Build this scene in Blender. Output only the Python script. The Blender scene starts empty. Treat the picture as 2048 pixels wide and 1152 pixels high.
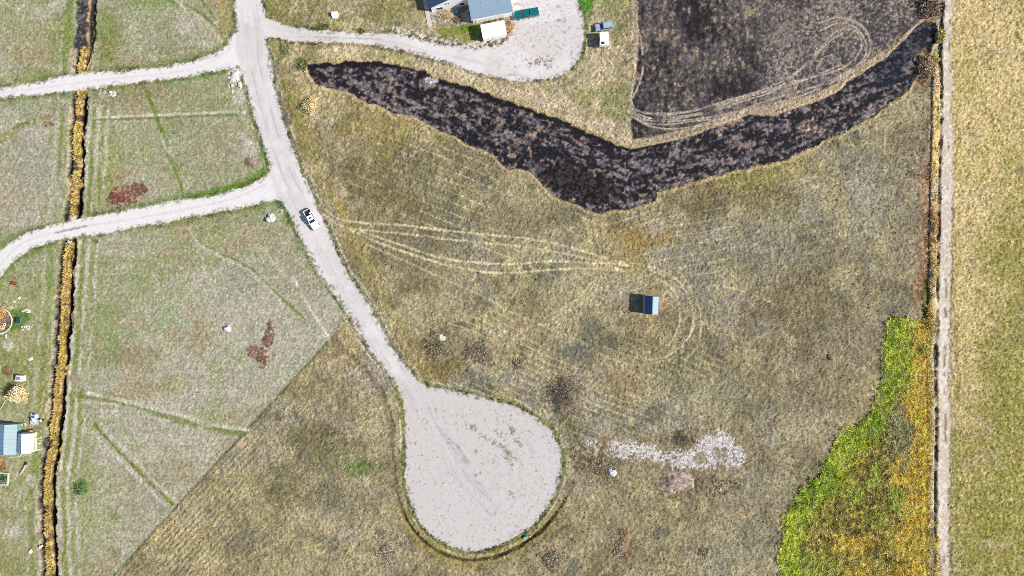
import bpy, bmesh, math, random
import numpy as np
from mathutils import Vector, Matrix

random.seed(7)
rng = np.random.default_rng(7)
scene = bpy.context.scene
COL = scene.collection

# ------------------------------------------------------------------ camera, sky, sun, exposure
S = 0.13            # metres of ground per pixel of the photograph
H = 178.0           # flying height
cam_d = bpy.data.cameras.new('camera')
cam_d.sensor_width = 36.0
cam_d.angle = 2 * math.atan(1024 * S / H)
cam_d.clip_start = 1.0
cam_d.clip_end = 20000
cam = bpy.data.objects.new('camera', cam_d)
cam.location = (0, 0, H)
cam.rotation_euler = (0, 0, 0)
COL.objects.link(cam)
scene.camera = cam

EL = math.radians(38.0)
sun_dir = Vector((math.cos(EL) * 0.987, -math.cos(EL) * 0.16, math.sin(EL))).normalized()
world = bpy.data.worlds.new('World')
scene.world = world
world.use_nodes = True
wn = world.node_tree.nodes
wn.clear()
w_out = wn.new('ShaderNodeOutputWorld')
w_bg = wn.new('ShaderNodeBackground')
w_sky = wn.new('ShaderNodeTexSky')
w_sky.sky_type = 'NISHITA'
w_sky.sun_disc = False
w_sky.sun_elevation = EL
w_sky.sun_rotation = math.atan2(sun_dir.x, sun_dir.y)
w_bg.inputs['Strength'].default_value = 0.085
world.node_tree.links.new(w_sky.outputs[0], w_bg.inputs[0])
world.node_tree.links.new(w_bg.outputs[0], w_out.inputs[0])

sun_d = bpy.data.lights.new('sun', 'SUN')
sun_d.energy = 4.3
sun_d.angle = math.radians(0.53)
sun_d.color = (1.0, 0.95, 0.87)
sun = bpy.data.objects.new('sun', sun_d)
sun.rotation_euler = (-sun_dir).to_track_quat('-Z', 'Y').to_euler()
sun.location = (60, -10, 90)
COL.objects.link(sun)

scene.view_settings.view_transform = 'Standard'
scene.view_settings.look = 'None'
scene.view_settings.exposure = 0.55
scene.view_settings.gamma = 1.0
scene.view_settings.use_curve_mapping = False
scene.cycles.use_denoising = False
scene.cycles.filter_width = 0.85

# ------------------------------------------------------------------ helpers
KA = 1.62           # sunlit surface in the picture = albedo * KA


def lin(v):
    v = v / 255.0
    return v / 12.92 if v <= 0.04045 else ((v + 0.055) / 1.055) ** 2.4


def C(r, g, b, k=None):
    """albedo of a sunlit surface that shows as this 8-bit colour"""
    k = k or KA
    return np.array([min(0.85, lin(r) / k), min(0.85, lin(g) / k), min(0.85, lin(b) / k)], dtype=np.float32)


def W(px, py, h=0.0):
    f = (H - h) / H
    return ((px - 1024) * S * f, (576 - py) * S * f)


def new_mat(name, color, rough=0.8, metallic=0.0, noise=0.0, nscale=3.0, bump=0.0, bscale=20.0, coat=0.0):
    m = bpy.data.materials.new(name)
    m.use_nodes = True
    nt = m.node_tree
    b = nt.nodes['Principled BSDF']
    b.inputs['Roughness'].default_value = rough
    b.inputs['Metallic'].default_value = metallic
    if coat:
        b.inputs['Coat Weight'].default_value = coat
        b.inputs['Coat Roughness'].default_value = 0.08
    c = (float(color[0]), float(color[1]), float(color[2]), 1)
    b.inputs['Base Color'].default_value = c
    if noise or bump:
        tc = nt.nodes.new('ShaderNodeTexCoord')
    if noise:
        n = nt.nodes.new('ShaderNodeTexNoise')
        n.inputs['Scale'].default_value = nscale
        n.inputs['Detail'].default_value = 5
        nt.links.new(tc.outputs['Object'], n.inputs['Vector'])
        mx = nt.nodes.new('ShaderNodeMix')
        mx.data_type = 'RGBA'
        lo = [max(0.0, v * (1 - noise)) for v in c[:3]] + [1]
        hi = [min(1.0, v * (1 + noise)) for v in c[:3]] + [1]
        mx.inputs['A'].default_value = lo
        mx.inputs['B'].default_value = hi
        nt.links.new(n.outputs['Fac'], mx.inputs['Factor'])
        nt.links.new(mx.outputs['Result'], b.inputs['Base Color'])
    if bump:
        n2 = nt.nodes.new('ShaderNodeTexNoise')
        n2.inputs['Scale'].default_value = bscale
        nt.links.new(tc.outputs['Object'], n2.inputs['Vector'])
        bp = nt.nodes.new('ShaderNodeBump')
        bp.inputs['Strength'].default_value = bump
        nt.links.new(n2.outputs['Fac'], bp.inputs['Height'])
        nt.links.new(bp.outputs['Normal'], b.inputs['Normal'])
    return m


def attr_mat(name, rough=0.95, var=0.25, nscale=1.5, fine=9.0, spec=0.15):
    """material of a surface whose soil / plant mixture is stored per vertex, broken up by noise nodes"""
    m = bpy.data.materials.new(name)
    m.use_nodes = True
    nt = m.node_tree
    b = nt.nodes['Principled BSDF']
    b.inputs['Roughness'].default_value = rough
    b.inputs['Specular IOR Level'].default_value = spec
    a = nt.nodes.new('ShaderNodeAttribute')
    a.attribute_name = 'soil'
    tc = nt.nodes.new('ShaderNodeTexCoord')
    out = None
    for sc, am in ((nscale, var), (fine, var * 0.9)):
        n = nt.nodes.new('ShaderNodeTexNoise')
        n.inputs['Scale'].default_value = sc
        n.inputs['Detail'].default_value = 4
        nt.links.new(tc.outputs['Object'], n.inputs['Vector'])
        mr = nt.nodes.new('ShaderNodeMapRange')
        mr.inputs['From Min'].default_value = 0.3
        mr.inputs['From Max'].default_value = 0.7
        mr.inputs['To Min'].default_value = 1 - am
        mr.inputs['To Max'].default_value = 1 + am
        nt.links.new(n.outputs['Fac'], mr.inputs['Value'])
        if out is None:
            out = mr.outputs[0]
        else:
            mu = nt.nodes.new('ShaderNodeMath')
            mu.operation = 'MULTIPLY'
            nt.links.new(out, mu.inputs[0])
            nt.links.new(mr.outputs[0], mu.inputs[1])
            out = mu.outputs[0]
    vm = nt.nodes.new('ShaderNodeVectorMath')
    vm.operation = 'SCALE'
    nt.links.new(a.outputs['Color'], vm.inputs[0])
    nt.links.new(out, vm.inputs['Scale'])
    nt.links.new(vm.outputs[0], b.inputs['Base Color'])
    return m


def tag(o, label=None, cat=None, group=None, kind=None):
    if label:
        o['label'] = label
    if cat:
        o['category'] = cat
    if group:
        o['group'] = group
    if kind:
        o['kind'] = kind
    return o


def thing(name, label, cat, loc=(0, 0, 0), rotz=0.0, group=None):
    o = bpy.data.objects.new(name, None)
    o.empty_display_size = 0.3
    COL.objects.link(o)
    o.location = loc
    o.rotation_euler = (0, 0, rotz)
    return tag(o, label, cat, group)


def obj(name, bm, mat, parent=None, smooth=False, bevel=0.0):
    if bevel:
        es = [e for e in bm.edges if len(e.link_faces) == 2 and e.calc_face_angle(0) > 0.5]
        bmesh.ops.bevel(bm, geom=es, offset=bevel, segments=2, affect='EDGES', profile=0.6)
    bmesh.ops.recalc_face_normals(bm, faces=bm.faces)
    me = bpy.data.meshes.new(name)
    bm.to_mesh(me)
    bm.free()
    if mat:
        me.materials.append(mat)
    if smooth:
        me.shade_smooth()
    o = bpy.data.objects.new(name, me)
    COL.objects.link(o)
    o.parent = parent
    return o


def copy_tree(o, parent=None):
    c = o.copy()
    COL.objects.link(c)
    c.parent = parent
    for ch in list(o.children):
        copy_tree(ch, c)
    return c


def box(bm, c, s, rz=0.0, top=(1, 1), shift=(0, 0)):
    """box by centre and size; top = scale of the upper face, shift = its offset"""
    x, y, z = s[0] / 2, s[1] / 2, s[2] / 2
    vs = []
    cr, sr = math.cos(rz), math.sin(rz)
    for dz, tx, ty, ox, oy in ((-z, 1, 1, 0, 0), (z, top[0], top[1], shift[0], shift[1])):
        for dx, dy in ((-x, -y), (x, -y), (x, y), (-x, y)):
            a, b_ = dx * tx + ox, dy * ty + oy
            vs.append(bm.verts.new((c[0] + a * cr - b_ * sr, c[1] + a * sr + b_ * cr, c[2] + dz)))
    for f in ((3, 2, 1, 0), (4, 5, 6, 7), (0, 1, 5, 4), (1, 2, 6, 5), (2, 3, 7, 6), (3, 0, 4, 7)):
        bm.faces.new([vs[i] for i in f])
    return bm


def prism(bm, prof, y0, y1, inset=None):
    """profile of (x, z) extruded along y; inset(x,z) gives how far each side moves in"""
    a = [bm.verts.new((x, y0 + (inset(x, z) if inset else 0), z)) for x, z in prof]
    b = [bm.verts.new((x, y1 - (inset(x, z) if inset else 0), z)) for x, z in prof]
    n = len(prof)
    bm.faces.new(a)
    bm.faces.new(b[::-1])
    for i in range(n):
        j = (i + 1) % n
        bm.faces.new((a[i], b[i], b[j], a[j]))
    return bm


def poly(bm, pts):
    return bm.faces.new([bm.verts.new(p) for p in pts])


def slab(bm, pts, t):
    """quad given by four top points, thickness t straight down"""
    a = [bm.verts.new(p) for p in pts]
    b = [bm.verts.new((p[0], p[1], p[2] - t)) for p in pts]
    bm.faces.new(a)
    bm.faces.new(b[::-1])
    n = len(pts)
    for i in range(n):
        j = (i + 1) % n
        bm.faces.new((a[i], b[i], b[j], a[j]))


def tube(bm, p, q, r, n=8, r2=None):
    p, q = Vector(p), Vector(q)
    d = (q - p).normalized()
    u = d.orthogonal().normalized()
    v = d.cross(u)
    r2 = r if r2 is None else r2
    A = [bm.verts.new(p + (u * math.cos(2 * math.pi * i / n) + v * math.sin(2 * math.pi * i / n)) * r) for i in range(n)]
    B = [bm.verts.new(q + (u * math.cos(2 * math.pi * i / n) + v * math.sin(2 * math.pi * i / n)) * r2) for i in range(n)]
    bm.faces.new(A[::-1])
    bm.faces.new(B)
    for i in range(n):
        j = (i + 1) % n
        bm.faces.new((A[i], A[j], B[j], B[i]))


def lump(bm, c, r, seed, squash=0.7, rough=0.25, sub=2):
    """irregular rock-like lump"""
    r_ = random.Random(seed)
    res = bmesh.ops.create_icosphere(bm, subdivisions=sub, radius=1.0)
    ph = [r_.uniform(0, 6.28) for _ in range(6)]
    for v in res['verts']:
        k = 1 + rough * (math.sin(3 * v.co.x + ph[0]) * math.sin(2.6 * v.co.y + ph[1]) + 0.6 * math.sin(5 * v.co.z + 4 * v.co.x + ph[2])) + r_.uniform(-rough, rough) * 0.4
        v.co = Vector((v.co.x * r[0] * k, v.co.y * r[1] * k, v.co.z * r[2] * k * squash)) + Vector(c)


# ------------------------------------------------------------------ noise on arrays
_R = {}


def vnoise(x, y, seed):
    if seed not in _R:
        _R[seed] = np.random.default_rng(1000 + seed).random((256, 256), dtype=np.float32)
    R = _R[seed]
    xi = np.floor(x)
    yi = np.floor(y)
    fx = (x - xi).astype(np.float32)
    fy = (y - yi).astype(np.float32)
    xi = xi.astype(np.int32) & 255
    yi = yi.astype(np.int32) & 255
    x1 = (xi + 1) & 255
    y1 = (yi + 1) & 255
    fx = fx * fx * (3 - 2 * fx)
    fy = fy * fy * (3 - 2 * fy)
    a = R[yi, xi] * (1 - fx) + R[yi, x1] * fx
    b = R[y1, xi] * (1 - fx) + R[y1, x1] * fx
    return (a * (1 - fy) + b * fy) * 2 - 1


def fbm(x, y, scale, octv=4, seed=0, gain=0.55):
    t = np.zeros(np.shape(x), np.float32)
    amp, tot, f = 1.0, 0.0, 1.0 / scale
    for o in range(octv):
        t += amp * vnoise(x * f + 17.3 * o, y * f + 9.1 * o, seed * 7 + o)
        tot += amp
        amp *= gain
        f *= 2.03
    return t / tot * 1.6


def rot(x, y, deg):
    a = math.radians(deg)
    return x * math.cos(a) + y * math.sin(a), -x * math.sin(a) + y * math.cos(a)


def sstep(a, b, x):
    t = np.clip((x - a) / (b - a), 0, 1)
    return (t * t * (3 - 2 * t)).astype(np.float32)


def spline(pts, closed=False, step=6.0):
    P = [np.array(p, float) for p in pts]
    n = len(P)
    out = []
    rngi = range(n if closed else n - 1)
    for i in rngi:
        if closed:
            p0, p1, p2, p3 = P[(i - 1) % n], P[i], P[(i + 1) % n], P[(i + 2) % n]
        else:
            p1, p2 = P[i], P[i + 1]
            p0 = P[i - 1] if i > 0 else 2 * p1 - p2
            p3 = P[i + 2] if i + 2 < n else 2 * p2 - p1
        k = max(1, int(np.linalg.norm(p2 - p1) / step))
        for j in range(k):
            t = j / k
            out.append(0.5 * ((2 * p1) + (-p0 + p2) * t + (2 * p0 - 5 * p1 + 4 * p2 - p3) * t * t + (-p0 + 3 * p1 - 3 * p2 + p3) * t ** 3))
    if not closed:
        out.append(P[-1])
    return np.array(out)


# ------------------------------------------------------------------ terrain grid (photo-pixel units for outlines)
STEP = 0.24
gx = np.arange(-145.0, 145.01, STEP)
gy = np.arange(-87.0, 87.01, STEP)
NX, NY = len(gx), len(gy)
GX, GY = np.meshgrid(gx.astype(np.float32), gy.astype(np.float32))
PX = GX / S + 1024
PY = 576 - GY / S
px0, px1, py_first, dpx = PX[0, 0], PX[0, -1], PY[0, 0], STEP / S
SH = PX.shape


def win(x0, x1, y0, y1):
    i0 = max(0, int((x0 - px0) / dpx))
    i1 = min(NX, int((x1 - px0) / dpx) + 2)
    j0 = max(0, int((py_first - y1) / dpx))
    j1 = min(NY, int((py_first - y0) / dpx) + 2)
    return slice(j0, max(j0, j1)), slice(i0, max(i0, i1))


def seg_dist(D, T, p, q, R, t0=0.0, t1=0.0):
    w = win(min(p[0], q[0]) - R, max(p[0], q[0]) + R, min(p[1], q[1]) - R, max(p[1], q[1]) + R)
    x, y = PX[w], PY[w]
    if x.size == 0:
        return
    dx, dy = q[0] - p[0], q[1] - p[1]
    L2 = dx * dx + dy * dy + 1e-9
    t = np.clip(((x - p[0]) * dx + (y - p[1]) * dy) / L2, 0, 1)
    ex, ey = x - (p[0] + t * dx), y - (p[1] + t * dy)
    d = np.sqrt(ex * ex + ey * ey)
    cur = D[w]
    m = d < cur
    if T is not None:
        sgn = np.sign(dx * (y - p[1]) - dy * (x - p[0]))
        T[w] = np.where(m, sgn * d, T[w])
    D[w] = np.where(m, d, cur)


def line_dist(pts, R=60, smooth=True, signed=False):
    P = spline(pts, step=10) if smooth else np.array(pts, float)
    D = np.full(SH, 1e4, np.float32)
    T = np.full(SH, 1e4, np.float32) if signed else None
    for a, b in zip(P[:-1], P[1:]):
        seg_dist(D, T, a, b, R)
    return T if signed else D


def poly_sd(pts, R=40, smooth=True):
    """signed distance in px: positive inside"""
    P = spline(pts, closed=True, step=12) if smooth else np.array(pts, float)
    D = np.full(SH, 1e4, np.float32)
    w = win(P[:, 0].min() - 2, P[:, 0].max() + 2, P[:, 1].min() - 2, P[:, 1].max() + 2)
    x, y = PX[w], PY[w]
    ins = np.zeros(x.shape, bool)
    n = len(P)
    xr = x[0]
    yr = y[:, 0]
    for i in range(n):
        a, b = P[i], P[(i + 1) % n]
        seg_dist(D, None, a, b, R)
        if a[1] == b[1]:
            continue
        rows = np.nonzero((yr > min(a[1], b[1])) & (yr <= max(a[1], b[1])))[0]
        if len(rows) == 0:
            continue
        xc = a[0] + (yr[rows] - a[1]) / (b[1] - a[1]) * (b[0] - a[0])
        ins[rows] ^= xr[None, :] < xc[:, None]
    I = np.zeros(SH, bool)
    I[w] = ins
    return np.where(I, D, -D)


# shared noise fields
N_big = fbm(PX, PY, 210, 4, 1)
N_mid = fbm(PX, PY, 70, 4, 2)
N_mid2 = fbm(PX, PY, 95, 4, 3)
N_sml = fbm(PX, PY, 18, 3, 4)
N_sml2 = fbm(PX, PY, 11, 3, 5)
N_rag = fbm(PX, PY, 16, 4, 6)
N_fine = fbm(PX, PY, 4.2, 2, 8)
N_fine2 = fbm(PX, PY, 5.0, 2, 9)
WN = rng.standard_normal(SH).astype(np.float32)
WN2 = rng.standard_normal(SH).astype(np.float32)

col = np.zeros(SH + (3,), np.float32)
hgt = np.zeros(SH, np.float32)
amp = np.zeros(SH, np.float32)       # tuft relief
spk = np.full(SH, 0.22, np.float32)  # albedo speckle


def paint(mask, c, strength=1.0):
    m = (mask * strength)[..., None]
    col[:] = col * (1 - m) + np.asarray(c, np.float32) * m


def setv(arr, mask, v):
    arr[:] = arr * (1 - mask) + v * mask


def mixn(n, c0, c1, lo=-0.4, hi=0.4):
    t = sstep(lo, hi, n)[..., None]
    return np.asarray(c0, np.float32) * (1 - t) + np.asarray(c1, np.float32) * t


# ---------------- outlines traced on the photograph (pixels)
ROAD_L = [(466, -60), (468, 0), (472, 40), (474, 75), (480, 132), (488, 160), (497, 190), (510, 238), (526, 285), (540, 335), (552, 385), (570, 412), (590, 455), (612, 500), (640, 550), (660, 576), (700, 635), (735, 690), (775, 745), (797, 775), (808, 815), (812, 850)]
CUL = [(812, 880), (811, 925), (813, 965), (820, 1000), (834, 1033), (856, 1062), (886, 1084), (915, 1097), (945, 1102), (980, 1097), (1012, 1084), (1042, 1067), (1067, 1048), (1092, 1018), (1109, 988), (1120, 950), (1123, 917), (1115, 885), (1101, 860), (1080, 842), (1055, 826), (1024, 811), (970, 797), (920, 785), (862, 774)]
ROAD_R = [(840, 764), (822, 742), (803, 720), (785, 695), (752, 635), (716, 576), (697, 550), (668, 490), (643, 430), (622, 382), (598, 330), (583, 288), (570, 250), (552, 180), (543, 130), (534, 88), (533, 40), (527, 15), (522, 0), (520, -60)]
ROAD = ROAD_L + CUL + ROAD_R
DRIVE1 = [(485, 60), (468, 66), (460, 82), (446, 96), (428, 107), (395, 119), (350, 130), (300, 136), (250, 141), (200, 144), (150, 149), (125, 153), (90, 162), (50, 169), (0, 175), (-80, 182), (-80, 205), (0, 197), (60, 191), (110, 186), (160, 180), (200, 175), (250, 168), (300, 163), (350, 157), (400, 149), (440, 141), (470, 133), (490, 132), (500, 100)]
DRIVE2 = [(556, 335), (540, 342), (528, 352), (512, 363), (490, 373), (440, 387), (400, 395), (350, 402), (300, 411), (250, 421), (200, 430), (160, 437), (120, 447), (80, 457), (50, 468), (22, 485), (0, 503), (-60, 560), (-60, 640), (-15, 580), (0, 556), (15, 535), (35, 515), (60, 500), (90, 488), (120, 480), (150, 474), (180, 470), (220, 465), (270, 455), (330, 445), (390, 433), (450, 422), (500, 412), (530, 405), (556, 401), (580, 405), (590, 370)]
DRIVE3 = [(515, 35), (533, 36), (548, 43), (570, 50), (600, 57), (640, 61), (700, 65), (750, 67), (800, 70), (840, 78), (880, 88), (920, 93), (960, 95), (1000, 90), (1014, 78), (1018, 60), (1022, 40), (1021, 15), (1018, -30), (1140, -30), (1150, 0), (1158, 10), (1165, 30), (1170, 55), (1168, 85), (1161, 110), (1146, 135), (1121, 151), (1090, 160), (1060, 163), (1024, 160), (980, 153), (930, 140), (890, 125), (850, 113), (820, 105), (780, 97), (740, 90), (690, 87), (640, 86), (590, 84), (560, 78), (540, 75), (520, 80)]
BURN = [(612, 130), (628, 125), (660, 128), (680, 127), (700, 123), (730, 123), (765, 126), (800, 131), (840, 141), (870, 155), (900, 166), (940, 173), (970, 185), (1000, 196), (1040, 211), (1080, 225), (1120, 240), (1160, 258), (1200, 276), (1240, 291), (1262, 298), (1300, 291), (1340, 283), (1390, 268), (1430, 252), (1470, 240), (1500, 229), (1545, 232), (1580, 220), (1620, 208), (1650, 195), (1680, 180), (1692, 165), (1720, 148), (1745, 130), (1775, 112), (1790, 95), (1810, 75), (1832, 52), (1850, 42), (1872, 44), (1870, 80), (1860, 100), (1845, 128), (1832, 155), (1815, 180), (1800, 195), (1780, 206), (1760, 222), (1740, 238), (1710, 250), (1690, 262), (1660, 276), (1630, 290), (1600, 305), (1570, 319), (1540, 329), (1510, 333), (1480, 339), (1450, 345), (1410, 356), (1370, 367), (1340, 378), (1312, 386), (1308, 400), (1285, 411), (1260, 418), (1230, 421), (1200, 427), (1176, 421), (1155, 410), (1130, 403), (1110, 395), (1090, 378), (1075, 360), (1060, 345), (1040, 336), (1020, 340), (1000, 327), (985, 310), (965, 299), (930, 285), (900, 271), (870, 260), (850, 247), (825, 231), (800, 229), (780, 225), (760, 214), (735, 207), (715, 195), (690, 183), (660, 178), (630, 170), (620, 155)]
BFIELD = [(1270, -70), (1845, -70), (1843, 10), (1838, 42), (1822, 58), (1800, 76), (1775, 96), (1745, 116), (1715, 136), (1690, 150), (1670, 168), (1640, 184), (1600, 196), (1560, 206), (1530, 212), (1500, 214), (1470, 224), (1440, 235), (1410, 246), (1380, 256), (1350, 263), (1320, 270), (1290, 276), (1264, 280), (1262, 230), (1264, 190), (1268, 150), (1275, 110), (1276, 70), (1274, 30)]
WEED = [(1782, 640), (1772, 668), (1766, 705), (1763, 745), (1760, 790), (1748, 822), (1725, 842), (1700, 856), (1672, 885), (1655, 915), (1640, 946), (1612, 972), (1590, 1000), (1572, 1040), (1562, 1080), (1557, 1152), (1550, 1230), (1860, 1230), (1860, 1000), (1860, 850), (1862, 700), (1863, 645), (1840, 640), (1810, 636)]
LD1 = [(173, -80), (172, 0), (169, 60), (164, 110), (162, 140)]
LD2 = [(161, 184), (157, 230), (153, 288), (150, 340), (147, 390), (143, 430)]
LD3 = [(137, 486), (133, 530), (130, 576), (126, 640), (121, 700), (115, 770), (110, 830), (106, 880), (98, 930), (94, 985), (96, 1040), (97, 1100), (99, 1152), (99, 1230)]
RD = [(1886, -80), (1884, 20), (1880, 110), (1882, 150), (1881, 250), (1879, 330), (1877, 420), (1876, 500), (1874, 580), (1873, 650), (1871, 750), (1873, 850), (1871, 950), (1870, 1050), (1870, 1152), (1870, 1230)]

sd_road = poly_sd(ROAD)
sd_d1 = poly_sd(DRIVE1)
sd_d2 = poly_sd(DRIVE2)
sd_d3 = poly_sd(DRIVE3)
sd_allroad = np.maximum(np.maximum(sd_road, sd_d1), np.maximum(sd_d2, sd_d3))
sd_burn = poly_sd(BURN, smooth=False)
sd_bf = poly_sd(BFIELD, smooth=False)
sd_weed = poly_sd(WEED)
sd_d12 = np.maximum(sd_d1, sd_d2)
lds = [line_dist(p, 110, signed=True) for p in (LD1, LD2, LD3)]
t_ld = lds[0]
for q in lds[1:]:
    t_ld = np.where(np.abs(q) < np.abs(t_ld), q, t_ld)
t_rd = line_dist(RD, 90, signed=True)          # sign: + to the west of a line drawn downwards
# orient so that + is east
t_ld = -t_ld
t_rd = -t_rd
d_ld = np.abs(t_ld)

left_sd = poly_sd([(-200, -200)] + [(494, -200), (495, 0), (505, 100), (530, 230), (575, 350), (610, 440), (665, 540), (700, 610), (665, 672), (440, 917), (225, 1152), (150, 1235), (-200, 1300)], smooth=False)
yard_sd = np.where(d_ld < 100, -t_ld - 22, np.where(PX < 150, 100, -100)) * 1.0
is_left = left_sd > 0
hay_sd = PX - 1903 + 4 * N_sml + 5 * N_mid + 2 * N_fine

# ---------------- base colours
c_left = mixn(N_big + 0.35 * N_sml, C(166, 168, 132), C(184, 178, 156))
c_left = mixn(N_mid + 0.3 * N_sml2, c_left, c_left * np.array([0.84, 0.91, 0.66], np.float32), 0.0, 0.8)
c_left = mixn(N_mid2 + 0.4 * N_sml, c_left, C(172, 158, 126), 0.15, 0.8)
c_past = mixn(N_mid + 0.5 * N_big + 0.35 * N_sml, C(128, 119, 82), C(163, 153, 106), -0.6, 0.5)
c_past = mixn(N_mid2 + 0.4 * N_sml2, c_past, C(146, 140, 118), 0.1, 0.75)
c_past = mixn(fbm(PX, PY, 130, 4, 14) + 0.3 * N_sml, c_past, C(166, 152, 98), 0.25, 0.9)
c_past = mixn(fbm(PX, PY, 60, 4, 15) + 0.3 * N_sml, c_past, C(118, 116, 92), 0.35, 0.9)
lum_ = c_past.mean(-1, keepdims=True)
c_past = np.array([1.36, 1.31, 1.29], np.float32) * (c_past * .62 + lum_ * np.array([.41, .382, .33], np.float32))
col[:] = c_past
paint(sstep(-1, 1, left_sd + 1.5 * N_rag), c_left * 1.05)
setv(amp, np.ones(SH, np.float32), 0.15)
setv(amp, sstep(-2, 2, left_sd), 0.095)
hgt += sstep(3, -3, left_sd + 1.2 * N_rag) * 0.10         # unmown grass stands higher

# mowing stripes
xr, yr = rot(PX, PY, -47.3)                               # along the lower-left diagonal
st = fbm(xr / 16, yr, 5.2, 2, 21)
tri = sstep(0, 12, -left_sd) * sstep(820, 640, PX) * sstep(640, 760, PY)
rows = sstep(560, 480, PX + 0.25 * (PY - 900)) * tri
st2 = np.sin((yr + 2.5 * fbm(xr, yr, 60, 2, 22)) * 2 * math.pi / 9.2)
hgt += rows * 0.07 * st2 * (0.6 + 0.6 * N_mid)
paint(rows * sstep(0.0, 0.9, st2 + 0.5 * N_fine), C(190, 174, 122), 0.4)
paint(tri * sstep(0.15, 0.7, st), C(182, 166, 112), 0.35)
st = fbm(PX / 14, PY, 4.0, 2, 23)                         # horizontal passes on the left fields
lf = sstep(0, 6, left_sd)
paint(lf * sstep(0.1, 0.8, st), C(192, 186, 166), 0.30)
paint(lf * sstep(0.1, 0.8, -st), C(150, 154, 112), 0.30)
dg = lf * sstep(0, 1, sstep(430, 560, PY) * sstep(150, 330, PX))
st = fbm(xr / 12, yr, 4.0, 2, 24)
paint(dg * sstep(0.1, 0.8, st), C(200, 194, 178), 0.35)
# sharp mow edge
paint(sstep(14, 2, np.abs(left_sd)) * sstep(0, 2, left_sd) * sstep(560, 700, PY), C(176, 176, 156), 0.6)
paint(sstep(4, 0, np.abs(left_sd + 2)) * sstep(640, 720, PY), C(112, 118, 62), 0.7)

# the centre pasture: V-shaped mowing lines
vy = PY - np.where(PX < 1200, (PX - 1200) * 0.40, -(PX - 1200) * 0.20) - 10 * np.exp(-((PX - 1200) / 60) ** 2)
past = sstep(0, 10, -left_sd) * sstep(0, 6, -sd_road) * sstep(1850, 1830, PX) * sstep(0, 5, -sd_burn) * sstep(0, 5, -sd_bf) * sstep(0, 4, -sd_weed)
vv = (vy + 3 * fbm(PX, PY, 90, 2, 31)) / 21.0
ph = np.abs(vv - np.round(vv)) * 21
gate = .35 + .65 * sstep(-0.4, 0.5, fbm(PX, PY, 110, 2, 32))
ML = np.zeros(SH, np.float32)
cen = past * sstep(400, 440, vy) * sstep(620, 585, vy) * sstep(640, 700, PX)
up = past * sstep(1230, 1150, PX) * sstep(170, 260, PY)
m_l = np.maximum(cen, up * sstep(600, 560, vy)) * sstep(2.0, 0.6, ph + 0.6 * N_fine) * gate
paint(m_l, C(212, 200, 156), 0.8)
ML = np.maximum(ML, m_l)
hgt -= m_l * 0.05
low = past * sstep(600, 660, PY - (PX - 1100) * 0.2) * sstep(1000, 900, PY - (PX - 1100) * 0.2) * sstep(860, 940, PX) * sstep(1500, 1350, PX)
ll = (PY - 0.41 * PX + 3 * fbm(PX, PY, 80, 2, 33)) / 14.5
ph = np.abs(ll - np.round(ll)) * 14.5
m_l = low * sstep(2.4, 0.7, ph + 0.8 * N_fine) * (.25 + .75 * sstep(-0.2, 0.6, fbm(PX, PY, 90, 2, 34))) * sstep(-130, -60, (PY - 0.41 * PX) - 200 + 150) 
paint(m_l, C(212, 200, 156), 0.8)
ML = np.maximum(ML, m_l)
ver = past * sstep(1320, 1420, PX) * sstep(560, 640, PY)
stv = fbm(PX, PY / 10, 4.5, 2, 35)
paint(ver * sstep(0.1, 0.8, stv), C(176, 164, 126), 0.3)
sth = fbm(PX / 9, PY, 5, 2, 36)
paint(past * sstep(940, 980, PY) * sstep(1270, 1310, PX) * sstep(1450, 1380, PX) * sstep(0.15, 0.6, sth), C(186, 176, 132), 0.5)
rnk = rot(PX, PY, -40)
sta = fbm(rnk[0] / 12, rnk[1], 5, 2, 37)
paint(past * sstep(960, 1000, PY) * sstep(1280, 1230, PX) * sstep(0.15, 0.7, sta), C(184, 172, 126), 0.4)

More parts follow.
